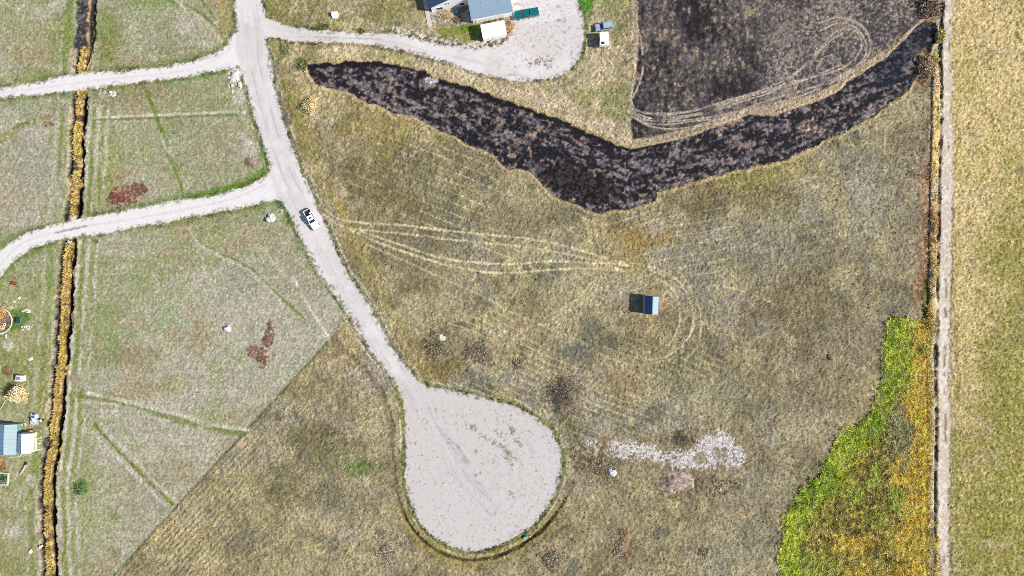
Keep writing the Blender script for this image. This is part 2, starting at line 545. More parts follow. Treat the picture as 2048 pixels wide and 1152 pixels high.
# soft coloured areas of the pasture: (x, y, rx, ry, colour, strength)
for x, y, rx, ry, c, s in [
        (790, 370, 150, 90, (124, 116, 78), .6), (1040, 440, 120, 60, (136, 128, 100), .5), (1440, 380, 160, 60, (126, 112, 78), .6),
        (1500, 520, 130, 60, (138, 134, 112), .5), (1180, 665, 50, 48, (112, 112, 96), .75), (1150, 705, 40, 22, (122, 120, 112), .6),
        (940, 610, 60, 40, (124, 120, 96), .5), (900, 690, 60, 40, (116, 108, 76), .5), (1600, 620, 120, 70, (130, 116, 88), .6),
        (1700, 690, 80, 90, (146, 136, 112), .6), (1640, 780, 110, 80, (136, 124, 100), .6), (1340, 740, 70, 60, (124, 122, 92), .5),
        (1420, 790, 100, 40, (156, 150, 126), .5), (1250, 770, 60, 40, (132, 116, 84), .5), (1740, 400, 60, 110, (150, 146, 130), .6),
        (1540, 420, 60, 40, (150, 144, 104), .5), (1290, 480, 60, 30, (158, 124, 56), .45), (1260, 500, 50, 60, (136, 110, 52), .45),
        (1480, 360, 70, 40, (158, 150, 84), .4), (1590, 330, 90, 30, (170, 158, 92), .5), (1380, 900, 40, 30, (122, 112, 70), .4),
        (1500, 980, 90, 60, (150, 142, 122), .6), (1460, 1090, 110, 60, (146, 140, 120), .6), (1240, 1040, 120, 60, (138, 130, 98), .5),
        (690, 265, 18, 12, (116, 104, 62), .7), (815, 272, 16, 10, (112, 104, 64), .6), (780, 250, 110, 60, (166, 152, 92), .6),
        (860, 560, 80, 50, (140, 128, 88), .5), (690, 900, 60, 40, (118, 112, 78), .6), (655, 860, 40, 16, (98, 88, 66), .5),
        (715, 935, 42, 26, (92, 122, 58), .75), (640, 900, 50, 30, (132, 126, 92), .4), (700, 1000, 90, 60, (146, 138, 112), .6),
        (560, 960, 40, 40, (118, 118, 78), .6), (690, 810, 16, 30, (112, 106, 88), .6), (640, 780, 70, 50, (142, 130, 92), .5),
        (600, 870, 60, 30, (122, 112, 74), .5), (1130, 860, 40, 30, (112, 112, 48), .4), (1200, 930, 50, 40, (124, 108, 70), .5),
        (880, 740, 70, 24, (134, 114, 66), .6), (1290, 640, 40, 30, (150, 132, 92), .3), (1050, 590, 60, 60, (156, 142, 98), .4)]:
    d = np.sqrt(((PX - x) / rx) ** 2 + ((PY - y) / ry) ** 2) + 0.35 * N_sml + 0.25 * N_mid
    paint(past * sstep(1.2, 0.3, d), C(*c) * 1.1, min(1, s * 1.05))

for x, y, rx, ry in [(962, 706, 34, 26), (1128, 790, 40, 46), (1036, 726, 20, 16), (872, 690, 30, 34), (1108, 1116, 30, 26), (1245, 1092, 22, 30), (1406, 1104, 14, 12), (1354, 966, 40, 30), (781, 1105, 34, 32), (1440, 972, 36, 18), (1200, 936, 40, 28), (1366, 878, 40, 18), (1160, 900, 30, 30)]:
    d = np.sqrt(((PX - x) / rx) ** 2 + ((PY - y) / ry) ** 2) + 0.5 * N_sml + 0.2 * N_fine
    paint(past * sstep(1.4, 0.5, d), mixn(N_fine + N_sml2, C(96, 84, 62), C(170, 150, 118), -.6, .6), .7)
# soft areas of the left side
for x, y, rx, ry, c, s in [
        (215, 90, 30, 70, (130, 142, 64), .7), (120, 90, 28, 60, (132, 150, 70), .7), (135, 40, 14, 60, (128, 150, 50), .7), (60, 60, 90, 80, (168, 164, 124), .5),
        (300, 100, 80, 50, (158, 158, 122), .4), (380, 110, 70, 25, (150, 146, 106), .4), (60, 150, 60, 18, (140, 152, 84), .6),
        (230, 190, 60, 20, (142, 144, 84), .6), (215, 330, 30, 90, (156, 160, 92), .6), (330, 200, 90, 40, (158, 152, 112), .5), (270, 290, 60, 50, (160, 168, 116), .6),
        (60, 210, 60, 20, (150, 158, 116), .5), (60, 330, 60, 70, (168, 168, 152), .5), (40, 400, 60, 40, (176, 164, 140), .5), (420, 330, 80, 60, (170, 164, 134), .5),
        (530, 310, 12, 40, (134, 150, 80), .6), (480, 290, 20, 40, (188, 180, 164), .4),
        (290, 530, 26, 14, (144, 152, 98), .5), (230, 520, 30, 14, (150, 154, 96), .5), (480, 555, 60, 50, (164, 166, 140), .5), (260, 710, 70, 24, (152, 138, 108), .6),
        (200, 730, 24, 14, (148, 158, 116), .5), (340, 770, 30, 20, (164, 166, 96), .5), (230, 800, 34, 12, (128, 142, 66), .6), (340, 635, 40, 24, (166, 172, 136), .6),
        (170, 950, 30, 120, (158, 162, 100), .5), (160, 1080, 40, 70, (164, 168, 116), .4), (235, 860, 22, 18, (158, 160, 122), .4), (290, 1000, 60, 50, (168, 156, 132), .5), (230, 1030, 14, 10, (142, 136, 88), .5),
        (230, 1105, 16, 14, (140, 138, 90), .6), (30, 700, 60, 120, (150, 158, 100), .6), (60, 930, 50, 40, (136, 152, 82), .7), (30, 1060, 60, 90, (178, 170, 134), .6), (600, 590, 40, 60, (172, 160, 134), .5), (570, 520, 30, 60, (170, 160, 132), .5)]:
    d = np.sqrt(((PX - x) / rx) ** 2 + ((PY - y) / ry) ** 2) + 0.45 * N_sml + 0.3 * N_mid
    paint(lf * sstep(1.15, 0.4, d), C(*c), s)

yd = sstep(0, 8, yard_sd) * sstep(540, 580, PY)
paint(yd, mixn(N_sml + N_mid, C(148, 152, 92), C(176, 172, 130)), 0.7)
d = np.sqrt(((PX - 36) / 26) ** 2 + ((PY - 640) / 26) ** 2) + 0.3 * N_sml
paint(sstep(1.1, 0.7, d), C(92, 128, 30), 0.85)
# stripes beside the long ditch
for off, wd, c, s in [(12, 5, (218, 208, 188), .9), (22, 5, (130, 146, 66), .8), (31, 4, (212, 204, 184), .85), (40, 5, (138, 152, 78), .75), (49, 3.5, (206, 200, 182), .75), (60, 8, (150, 160, 96), .35)]:
    m = sstep(wd, wd * 0.4, np.abs(t_ld - 10 - off + 2.5 * N_sml)) * sstep(-0.8, 0.1, fbm(PX, PY, 40, 3, 41 + off) + .4 * N_rag) * sstep(180, 230, PY) * sstep(0, 6, -sd_d12)
    paint(m, C(*c), s)
for off, wd, c, s in [(-12, 5, (140, 148, 70), .6), (-24, 6, (132, 150, 74), .7), (-36, 4, (196, 190, 168), .5), (-46, 6, (150, 156, 100), .4)]:
    m = sstep(wd, wd * 0.4, np.abs(t_ld + 8 - off + 2.5 * N_sml)) * sstep(-0.8, 0.1, fbm(PX, PY, 40, 3, 61 - off) + .4 * N_rag) * sstep(0, 6, -sd_d12)
    paint(m, C(*c), s)

# pale and green worn lines: points, half width, colour, strength
PALE, GRN = (214, 206, 188), (116, 138, 48)
for pts, wd, c, s in [
        ([(190, 236), (260, 232), (340, 229), (420, 226), (490, 224)], 3.5, PALE, .75), ([(190, 240), (270, 237), (340, 235), (420, 231), (480, 229)], 3, GRN, .65),
        ([(285, 165), (300, 200), (318, 245), (330, 280), (340, 315), (352, 345), (366, 385)], 4, GRN, .7), ([(322, 270), (334, 300), (345, 310)], 4, PALE, .5),
        ([(375, 445), (395, 480), (430, 505), (470, 520), (510, 545), (540, 575), (580, 612), (612, 640)], 3, GRN, .7), ([(378, 455), (400, 490), (440, 512), (490, 535), (530, 570), (560, 600)], 4, PALE, .55),
        ([(585, 552), (605, 590), (622, 620), (640, 648), (658, 676)], 3.2, (226, 220, 206), .9), ([(520, 490), (560, 540), (600, 580)], 5, PALE, .35),
        ([(160, 790), (210, 797), (260, 812), (330, 832), (400, 852), (490, 868)], 7, GRN, .6), ([(175, 786), (230, 797), (300, 815), (370, 832), (430, 850), (496, 860)], 4.5, (212, 204, 186), .75), ([(170, 805), (250, 812), (330, 843)], 4, PALE, .5),
        ([(190, 850), (230, 895), (265, 930), (300, 965), (345, 1008)], 3.5, GRN, .75), ([(205, 855), (240, 890), (275, 925), (312, 965), (355, 1005)], 4, PALE, .6), ([(185, 865), (225, 905), (262, 942), (300, 980), (330, 1010)], 4, (212, 204, 188), .7),
        ([(325, -10), (350, 5), (385, 18), (415, 40), (440, 66), (452, 85)], 6, (112, 142, 60), .7), ([(345, -10), (370, 15), (400, 35), (425, 60), (445, 84)], 5, (208, 194, 164), .75), ([(395, -10), (415, 15), (430, 38)], 4, (116, 136, 60), .55), ([(440, -20), (452, 20), (446, 60)], 16, (178, 158, 110), .7),
        ([(0, 285), (30, 262), (60, 245), (100, 232)], 7, (166, 154, 104), .6), ([(0, 275), (30, 255), (70, 238)], 3, (124, 136, 54), .6), ([(10, 300), (50, 280), (110, 260)], 5, (186, 178, 150), .4)]:
    d = line_dist(pts, wd * 3 + 20)
    m = sstep(wd * 1.25, wd * 0.35, d + 1.6 * N_rag + 0.8 * N_fine) * sstep(-1.2, -0.3, fbm(PX, PY, 24, 3, 71 + len(pts)))
    paint(m, C(*c), min(1, s * 1.2))

# grass verge beside roads: greener on the left side, golden on the right
nb = -sd_allroad
edge = sstep(16, 4, nb + 3 * N_sml) * sstep(0, 3, nb)
paint(edge * sstep(-0.3, 0.4, N_mid + 0.6) * lf, C(112, 138, 54), 0.65)
d = line_dist([(555, 90), (575, 160), (600, 240), (620, 300), (650, 370), (690, 440), (730, 520), (762, 580), (790, 640), (815, 700), (850, 748)], 90)
paint(sstep(28, 6, d + 10 * N_mid + 7 * N_sml) * past, C(178, 162, 104), 0.5)
d = line_dist([(640, 330), (665, 380), (700, 450), (740, 530), (770, 590), (800, 650)], 60)
paint(sstep(10, 2, d + 5 * N_sml) * sstep(-0.1, 0.5, N_mid2) * past, C(196, 164, 74), 0.5)
d = line_dist([(548, 90), (560, 140), (585, 200), (600, 250), (612, 292)], 50)
paint(sstep(14, 3, d + 6 * N_sml) * sstep(-0.4, 0.3, N_sml2), C(140, 152, 60), 0.5)
paint(sstep(15, 5, nb + 2 * N_sml) * sstep(0, 2, nb) * sstep(740, 790, PY), C(130, 136, 50), 0.7)
for x, y, rx, ry, c in [(566, 408, 14, 12, (84, 140, 20)), (575, 430, 5, 18, (100, 132, 40)), (640, 54, 16, 7, (84, 144, 16)), (720, 62, 10, 4, (84, 140, 24)), (604, 128, 10, 12, (76, 140, 60)), (572, 98, 10, 12, (110, 146, 40)), (535, 30, 8, 24, (120, 140, 50)), (1180, -5, 28, 30, (72, 146, 4)), (1168, 110, 6, 14, (92, 150, 24)), (1180, 70, 16, 24, (104, 140, 40)), (1215, 180, 14, 8, (136, 150, 84)), (192, 482, 7, 6, (96, 138, 44)), (162, 975, 15, 16, (104, 142, 60))]:
    d = np.sqrt(((PX - x) / rx) ** 2 + ((PY - y) / ry) ** 2) + 0.4 * N_sml
    paint(sstep(1.1, 0.75, d) * sstep(0, 2, nb), C(*c), .85)
d = line_dist([(528, 285), (536, 310), (537, 330), (530, 345), (508, 362), (480, 373), (430, 386), (380, 396)], 40)
paint(sstep(16, 4, d + 4 * N_sml) * sstep(0, 1, nb), C(102, 138, 48), .8)
# yard near the houses and the dry ground east of the parking pad
hm = sstep(0, 8, -sd_d3) * sstep(530, 545, PX) * sstep(1275, 1262, PX) * sstep(100, 60, PY - 0.07 * (PX - 560))
paint(hm * sstep(1000, 980, PX), mixn(N_mid + N_sml, C(158, 152, 100), C(184, 172, 132)), .8)
dry = poly_sd([(560, 82), (680, 92), (780, 102), (870, 122), (960, 152), (1040, 168), (1110, 162), (1165, 120), (1178, 40), (1200, -60), (1270, -60), (1266, 100), (1262, 200), (1262, 296), (1200, 272), (1120, 236), (1040, 206), (960, 176), (900, 162), (840, 136), (760, 122), (690, 118), (620, 120), (580, 130)], smooth=False)
dm = sstep(-3, 5, dry)
paint(dm, mixn(N_mid + 0.5 * N_sml, C(164, 160, 110), C(206, 190, 154), -0.45, 0.3), .88)
strw = sstep(880, 1000, PX) * sstep(52, 14, np.abs(PY - (200 + (PX - 1020) * 0.40) + 5)) * dm
paint(strw, C(214, 196, 166), .8)
xs, ys = rot(PX, PY, 22)
paint(strw * sstep(0.1, 0.6, fbm(xs / 10, ys, 4, 2, 91)), C(158, 132, 96), .6)
paint(dm * sstep(1225, 1262, PX) * sstep(-0.1, 0.4, N_sml), C(206, 184, 150), .6)
paint(dm * sstep(1232, 1250, PX) * sstep(150, 130, PY) * sstep(0.2, 0.5, N_sml2), C(112, 92, 84), .6)
# rocky strip below the house lawn
rk = poly_sd([(760, 58), (800, 54), (835, 60), (870, 72), (930, 84), (1000, 78), (1012, 84), (1000, 94), (960, 98), (900, 92), (850, 80), (800, 68)])
paint(sstep(-4, 4, rk + 3 * N_rag), mixn(N_fine * 1.3, C(128, 120, 92), C(222, 214, 202), -0.3, 0.3), .85)
lawn = poly_sd([(868, 58), (905, 54), (945, 46), (964, 46), (970, 78), (930, 82), (885, 74)], smooth=False)
paint(sstep(-1, 2, lawn), mixn(N_sml, C(112, 138, 40), C(150, 152, 84)), .9)
gy_ = poly_sd([(860, 22), (938, 8), (946, 44), (870, 58)], smooth=False)
paint(sstep(-1, 1, gy_), mixn(N_sml, C(206, 198, 194), C(166, 150, 122)), .9)

# ---------------- burnt ground
rag = 5.5 * N_rag + 2.0 * N_fine
b = sstep(-1.0, 1.0, sd_burn + rag * sstep(150, 0, 0 * PX) * 0.55)
sb = b.copy()
xr2, yr2 = rot(PX, PY, 24)
xr3, yr3 = rot(PX, PY, -16)
s_l = fbm(xr2 / 7, yr2, 5.5, 3, 51)
s_r = fbm(xr3 / 5, yr3, 7, 3, 52)
stt = np.where(PX < 1255, s_l, s_r)
ash = fbm(PX, PY, 13, 4, 53)
cb = mixn(0.85 * stt + 0.5 * ash + 0.75 * N_fine2 + .25 * N_fine, C(35, 33, 40), C(140, 131, 134), -0.35, 1.25)
cb = mixn(fbm(PX, PY, 10, 3, 54) + 0.4 * ash + 0.3 * N_fine, cb, C(156, 134, 118), 0.45, 1.05)
dk = np.sqrt(((PX - 1150) / 75) ** 2 + ((PY - 365 - 0.35 * (PX - 1150)) / 34) ** 2) + 0.35 * N_sml
cb = mixn(-dk, cb, mixn(N_fine + 0.5 * ash, C(24, 22, 24), C(62, 56, 56)), -1.1, -0.8)
topd = sstep(16, 3, sd_burn + 6 * N_sml) * sstep(4, -8, (PY - (130 + np.abs(0) + 0 * PX)) * 0 - 1 + (PY - np.where(PX < 1262, 120 + (PX - 620) * 0.26, 292 - (PX - 1262) * 0.36)) - 20)
cb = mixn(topd, cb, C(26, 26, 34), 0.3, 0.9)
dk2 = np.sqrt(((PX - 1800) / 60) ** 2 + ((PY - 110 + 0.9 * (PX - 1800)) / 36) ** 2) + 0.3 * N_sml
cb = mixn(-dk2, cb, mixn(ash + N_fine, C(30, 34, 44), C(84, 84, 96), -.2, .8), -1.1, -0.7)
tn = np.sqrt(((PX - 1620) / 44) ** 2 + ((PY - 258 - 0.15 * (PX - 1620)) / 12) ** 2) + 0.6 * N_sml
cb = mixn(-tn, cb, mixn(N_fine + N_sml, C(90, 80, 78), C(182, 160, 138)), -1.1, -0.3)
wa = np.sqrt(((PX - 857) / 16) ** 2 + ((PY - 160) / 7) ** 2) + 0.7 * N_sml
cb = mixn(-wa, cb, C(190, 190, 200), -1.0, -0.4)
paint(b, cb)
setv(amp, b, 0.075)
setv(spk, b, 0.34)
hgt += b * (-0.10 - 0.06 * stt)
fr = sstep(5.5, 2, np.abs(sd_burn + 0.55 * rag + 3.5)) * (1 - b)
paint(fr, C(206, 184, 136), .7)
hgt += fr * 0.16

bf = sstep(-1.5, 1.5, sd_bf + 0.5 * rag)
md = fbm(PX, PY, 60, 4, 56)
pch = .75 * fbm(PX, PY, 9, 3, 57) + .45 * fbm(PX, PY / 4, 5, 2, 157)
sv = fbm(PX, PY / 7, 4.0, 2, 58)
cf = mixn(0.7 * md + 0.6 * pch + 0.4 * N_fine2, C(46, 42, 46), C(112, 104, 103), -0.7, 0.8)
cf = mixn(sstep(1440, 1700, PX + .4 * PY) + 0.25 * md, cf, mixn(N_fine + 0.5 * md + .5 * sv, C(88, 82, 83), C(150, 138, 131)), 0.1, 0.9)
cf = mixn(pch + 0.5 * N_fine2 + 0.35 * md, cf, C(166, 146, 120), 0.42, 1.0)
cf = mixn(sv, cf, cf * 0.75, 0.2, 0.8)
paint(bf, cf)
setv(amp, bf, 0.085)
setv(spk, bf, 0.32)
hgt += bf * -0.05
# straw strip between the two burnt areas
gap = sstep(-2, 2, -sd_bf) * sstep(-1, 1, -sd_burn) * sstep(30, 22, -sd_bf) * sstep(1260, 1268, PX) * sstep(1850, 1835, PX)
paint(gap, C(200, 178, 148), .85)

# tractor tracks on the burnt field
TR = [
    [(1256, 30), (1266, 75), (1271, 115), (1270, 150), (1264, 185), (1262, 205), (1272, 220), (1300, 228), (1340, 230), (1390, 220), (1440, 205), (1500, 188), (1545, 172), (1585, 150), (1625, 118), (1660, 82), (1684, 68)],
    [(1272, 40), (1282, 80), (1286, 120), (1284, 150), (1274, 178), (1266, 195)],
    [(1260, 210), (1275, 228), (1310, 238), (1350, 238), (1400, 228), (1450, 214), (1500, 198), (1540, 186), (1570, 166), (1600, 140), (1640, 98), (1668, 66), (1692, 58), (1716, 66), (1724, 92), (1708, 120), (1676, 140), (1636, 152), (1580, 166), (1530, 182), (1460, 206), (1400, 226), (1340, 236)],
    [(1258, 216), (1280, 236), (1320, 243), (1360, 241), (1410, 236), (1470, 224), (1520, 206), (1580, 188), (1640, 170), (1690, 146), (1722, 124), (1734, 100), (1726, 72), (1706, 52), (1680, 46), (1655, 54), (1640, 62)],
    [(1258, 222), (1285, 243), (1330, 249), (1390, 242), (1450, 236), (1510, 222), (1560, 204)],
    [(1640, 46), (1668, 36), (1696, 38), (1722, 50), (1736, 70), (1741, 95), (1734, 116), (1712, 138), (1680, 158), (1630, 180)],
    [(1262, 284), (1300, 280), (1350, 270), (1400, 254), (1450, 236), (1500, 220)],
    [(1262, 232), (1300, 252), (1350, 258), (1410, 248), (1470, 232), (1530, 214), (1590, 196), (1650, 172), (1700, 142)],
    [(1290, 226), (1360, 226), (1430, 212), (1500, 192), (1560, 176), (1620, 156), (1680, 130)]]
tr = np.zeros(SH, np.float32)
for k, p in enumerate(TR):
    d = line_dist(p, 20)
    tr = np.maximum(tr, sstep(2.3, 0.8, d + 0.7 * N_fine + 0.4 * N_sml))
paint(tr * sstep(-0.9, -0.2, fbm(PX, PY, 30, 3, 59)), C(200, 184, 166), .9)
hgt -= tr * 0.04

# tracks on the pasture
TP = [
    [(640, 412), (680, 438), (740, 447), (800, 450), (900, 462), (1000, 472), (1060, 478), (1120, 490), (1180, 506), (1240, 524), (1300, 534), (1345, 552), (1375, 585), (1388, 625), (1382, 665), (1362, 695), (1330, 715)],
    [(640, 424), (690, 455), (740, 461), (830, 470), (900, 479), (1000, 489), (1060, 495), (1120, 506), (1190, 521), (1260, 546), (1310, 556), (1345, 578), (1360, 612), (1358, 652), (1340, 690)],
    [(700, 460), (760, 486), (830, 511), (900, 531), (960, 543), (1020, 546), (1100, 540), (1180, 537), (1270, 546), (1320, 566), (1350, 598)],
    [(720, 462), (800, 489), (880, 515), (950, 525), (1024, 528), (1100, 523), (1180, 526), (1250, 530), (1300, 540), (1330, 552)],
    [(1090, 640), (1140, 622), (1172, 600), (1196, 576)], [(1100, 628), (1135, 612), (1160, 592), (1180, 570)],
    [(1190, 440), (1196, 480), (1204, 520), (1200, 560)], [(1205, 440), (1213, 480), (1216, 520), (1212, 560)],
    [(1360, 545), (1390, 590), (1402, 640), (1396, 690), (1370, 720)], [(1180, 680), (1240, 706), (1290, 718), (1340, 712)], [(1150, 680), (1220, 716), (1280, 730), (1350, 716)],
    [(1420, 570), (1480, 580), (1540, 604)], [(680, 470), (760, 500), (860, 545), (960, 590), (1060, 640), (1180, 690)]]
tp = np.zeros(SH, np.float32)
for k, p in enumerate(TP):
    d = line_dist(p, 20)
    tp = np.maximum(tp, sstep(3.0, 1.0, d + 0.9 * N_fine + 0.8 * N_sml) * (1.0 if k < 4 else 0.5))
paint(tp * past * sstep(-1.0, -0.2, fbm(PX, PY, 34, 3, 60)), C(228, 216, 174), .85)
hgt -= tp * past * 0.05
paint(past * sstep(26, 4, np.abs(PX - 1205) + 6 * N_sml) * sstep(70, 30, np.abs(PY - 510)) * sstep(0.0, 0.5, fbm(PX, PY / 6, 4, 2, 63)), C(206, 184, 104), .5)

# roadside drain round the turning circle
DRN = [(668, 684), (700, 710), (735, 745), (765, 790), (782, 840), (784, 900), (790, 960), (800, 1010), (822, 1055), (862, 1095), (905, 1115), (950, 1120), (1000, 1110), (1050, 1085), (1090, 1052), (1122, 1010), (1145, 965)]
d_dr = line_dist(DRN, 50)
bot = sstep(985, 1060, PY)
paint(sstep(10, 3, d_dr + 4 * N_sml) * (1 - bot), C(134, 112, 92), .65)
paint(sstep(22, 8, d_dr + 5 * N_sml) * bot * sstep(0, 2, nb), C(154, 142, 66), .6)
paint(sstep(4.5, 1.5, d_dr + 2 * N_sml) * bot, C(72, 58, 44), .85)
hgt -= sstep(5, 1, d_dr + 1.5 * N_sml) * (0.12 + 0.38 * bot)
paint(sstep(4, 1, np.abs(d_dr - 6) + 2 * N_sml) * bot, C(186, 170, 112), .6)

# red-brown bare patches, gravel spills
for x, y, rx, ry, a, c, s in [(257, 387, 40, 21, -18, (104, 66, 58), .95), (240, 395, 22, 12, 0, (112, 62, 56), .7), (536, 675, 12, 26, 16, (100, 66, 60), .9), (522, 708, 26, 16, 10, (118, 80, 72), .85), (524, 722, 10, 12, 0, (96, 74, 52), .7),
                              (505, 323, 16, 9, -10, (112, 70, 60), .85), (95, 248, 12, 7, 10, (92, 60, 54), .9), (60, 832, 0.1, 0.1, 0, (90, 60, 40), .1), (14, 742, 12, 8, 30, (120, 74, 58), .8), (3, 925, 9, 16, 0, (140, 90, 58), .8), (240, 640, 14, 6, 10, (150, 124, 100), .5)]:
    u, v = rot(PX - x, PY - y, a)
    d = np.sqrt((u / rx) ** 2 + (v / ry) ** 2) + 0.4 * N_sml + 0.2 * N_fine
    m = sstep(1.05, 0.8, d)
    cc = mixn(N_fine + 0.8 * N_sml2 + .4 * WN, C(*c) * 1.25, C(min(255, c[0] + 80), c[1] + 76, c[2] + 60), -0.1, 0.9)
    paint(m, cc, s * .9)
    hgt += m * 0.12
for x, y, rx, ry, a, s in [(205, 188, 10, 8, 0, .8), (500, 295, 12, 30, -20, .5), (478, 195, 12, 20, 10, .6), (20, 690, 18, 10, 20, .6), (62, 965, 8, 14, 0, .5), (480, 765, 4, 4, 0, .7), (1232, 105, 10, 6, 0, .5), (660, 240, 8, 10, 0, .4), (626, 240, 6, 6, 0, .6), (110, 10, 16, 30, 40, .4), (60, 20, 40, 14, 20, .35), (28, 1060, 20, 30, 0, .5)]:
    u, v = rot(PX - x, PY - y, a)
    d = np.sqrt((u / rx) ** 2 + (v / ry) ** 2) + 0.6 * N_sml + 0.3 * N_fine
    paint(sstep(1.05, 0.5, d), C(222, 214, 202), s)

# white gravel spread in the lower pasture
GP = [(1215, 882), (1250, 880), (1290, 884), (1330, 896), (1375, 898), (1392, 880), (1420, 864), (1448, 862), (1472, 880), (1492, 903), (1484, 930), (1462, 940), (1440, 930), (1410, 942), (1370, 938), (1330, 930), (1300, 924), (1262, 918), (1232, 914), (1218, 900)]
sd_gp = poly_sd(GP)
d2 = np.sqrt(((PX - 1179) / 11) ** 2 + ((PY - 886) / 9) ** 2)
gp = np.maximum(sstep(-4, 4, sd_gp + 7 * N_sml + 5 * N_fine + 4 * WN - 2), sstep(1.1, .7, d2 + 0.4 * N_sml + .3 * N_fine + .3 * WN))
gc = mixn(.6 * fbm(PX, PY, 4.0, 2, 81) + .5 * WN + .2 * N_sml, C(232, 224, 218), C(128, 116, 104), 0.05, 0.6)
grass_in = np.maximum(sstep(1.1, .6, np.sqrt(((PX - 1402) / 12) ** 2 + ((PY - 916) / 12) ** 2) + .5 * N_sml), sstep(1.1, .6, np.sqrt(((PX - 1442) / 14) ** 2 + ((PY - 908) / 16) ** 2) + .6 * N_sml))
gp = gp * (1 - 0.8 * grass_in)
paint(sstep(-26, 4, sd_gp + 10 * N_sml), C(160, 142, 112), .6)
paint(sstep(1.1, .3, np.sqrt(((PX - 1195) / 44) ** 2 + ((PY - 895) / 26) ** 2) + .5 * N_sml), mixn(N_fine + N_sml, C(140, 122, 88), C(206, 192, 172), -.2, .8), .7)
paint(gp, gc, .95)
setv(amp, gp, 0.07)
setv(spk, gp, 0.22)

# ---------------- weed patch lower right
wd_ = sstep(-3, 3, sd_weed + 7 * N_sml + 4 * N_fine + 2.5 * WN)
fe = sd_weed + 10 * N_mid + 8 * N_sml
cw = mixn(fbm(PX, PY, 8, 3, 101) + 0.4 * N_mid, C(128, 112, 50) * 1.5, C(196, 180, 88) * 1.6, -0.45, 0.5)
cw = mixn(fbm(PX, PY, 45, 4, 102) + 0.4 * N_sml, cw, C(166, 172, 70) * 1.6, 0.0, 0.6)
gold = sstep(0.1, 0.7, fbm(PX, PY, 40, 4, 103) + sstep(1750, 1845, PX) * 1.5 - 0.4 + 0.3 * N_sml2 + 0.35 * sstep(1000, 1130, PY))
cw = cw * (1 - gold[..., None]) + mixn(fbm(PX, PY, 7, 3, 104), C(214, 170, 66) * 1.6, C(250, 214, 100) * 1.45) * gold[..., None]
fringe = sstep(70, 22, fe) * sstep(1800, 1740, PX + 0.2 * (PY - 900)) + sstep(1790, 1770, PX) * sstep(800, 740, PY)
fringe = np.clip(np.maximum(fringe, sstep(820, 700, PY) * sstep(1838, 1815, PX + 5 * N_sml) * 0.9), 0, 1)
cw = cw * (1 - fringe[..., None]) + mixn(fbm(PX, PY, 7, 3, 105) + 0.5 * N_mid, C(130, 156, 40) * 1.6, C(200, 210, 72) * 1.5) * fringe[..., None]
gr = np.sqrt(((PX - 1800) / 30) ** 2 + ((PY - 880) / 70) ** 2) + 0.5 * N_sml
cw = mixn(-gr, cw, C(170, 166, 120) * 1.4, -1.0, -0.5)
paint(wd_, cw)
setv(amp, wd_, 0.26)
hgt += wd_ * (0.15 + 0.16 * fbm(PX, PY, 9, 3, 106) + 0.10 * fbm(PX, PY / 4, 7, 2, 107))
paint(sstep(3, 1, np.abs(PX - (1762 + 0.012 * (800 - PY)) + 2 * N_sml)) * sstep(640, 700, PY) * sstep(880, 830, PY), C(206, 202, 140), .7)
paint(sstep(2.5, 0.8, np.abs(PX - (1812 + 0.02 * (700 - PY)) + 3 * N_sml)) * sstep(640, 680, PY) * sstep(820, 780, PY), C(206, 202, 140), .6)

# ---------------- right boundary ditch and hay field
hay = sstep(-2, 2, hay_sd)
hm_ = fbm(PX, PY, 180, 4, 111) * 0.5 + sstep(1925, 2065, PX + 0.06 * (PY - 200)) * 1.05 + sstep(560, 760, PY) * 0.8 - 0.7 + 0.2 * sstep(900, 1100, PY) + 0.25 * N_sml
ch = mixn(hm_, C(232, 206, 146), C(168, 162, 78), -0.5, 0.8)
ch = mixn(fbm(PX, PY, 34, 4, 112) + 0.3 * N_sml, ch, C(192, 178, 134), 0.2, 1.2)
ch = mixn(fbm(PX, PY, 50, 4, 113), ch, ch * np.array([.88, .95, .74], np.float32), 0.1, 0.8)
ch = ch * 0.9 + ch.mean(-1, keepdims=True) * np.array([.11, .10, .075], np.float32)
paint(hay, ch)
paint(hay * sstep(.15, .55, fbm(PX, PY, 4.6, 2, 118) + .25 * N_mid), C(138, 116, 66), .5)
paint(hay * sstep(.3, .6, fbm(PX, PY, 4.4, 2, 119)), C(232, 216, 164), .45)
setv(amp, hay, 0.15)
setv(spk, hay, 0.22)
paint(hay * sstep(4, 1, np.abs(PY - 98 - 0.03 * (PX - 1950) + 2 * N_sml)) * sstep(1930, 1960, PX), C(218, 200, 158), .6)
paint(hay * sstep(8, 2, np.abs(PX - 1914 + 3 * N_sml)) * sstep(0.0, 0.5, fbm(PX, PY / 4, 8, 2, 114)), C(134, 122, 68), .45)
pl0 = sstep(6, 3, np.abs(t_rd + 8 + 1.2 * N_sml)) * sstep(490, 530, PY)
trk = sstep(1.5, -1.5, np.abs(t_rd - 15) - 11 + 3.5 * N_sml + 2.5 * N_fine) * sstep(2, -1, hay_sd)
paint(trk, mixn(N_sml + N_fine, C(228, 210, 190), C(250, 238, 224)), .95)
setv(amp, np.maximum(trk, pl0), 0.03)
setv(spk, np.maximum(trk, pl0), 0.1)
paint(sstep(3.2, 1.2, np.abs(t_rd - 17 + 1.5 * N_sml)) * sstep(0.15, 0.5, fbm(PX, PY / 1.6, 14, 3, 115)), C(110, 92, 62), .75)
wb = sstep(1.5, -1.5, np.abs(t_rd + 11) - 9 + 3 * N_sml)
upper = sstep(660, 620, PY) * sstep(120, 150, PY)
paint(wb * upper, mixn(fbm(PX, PY, 24, 3, 116), C(228, 208, 178) * 1.2, C(236, 202, 140) * 1.2), .9)
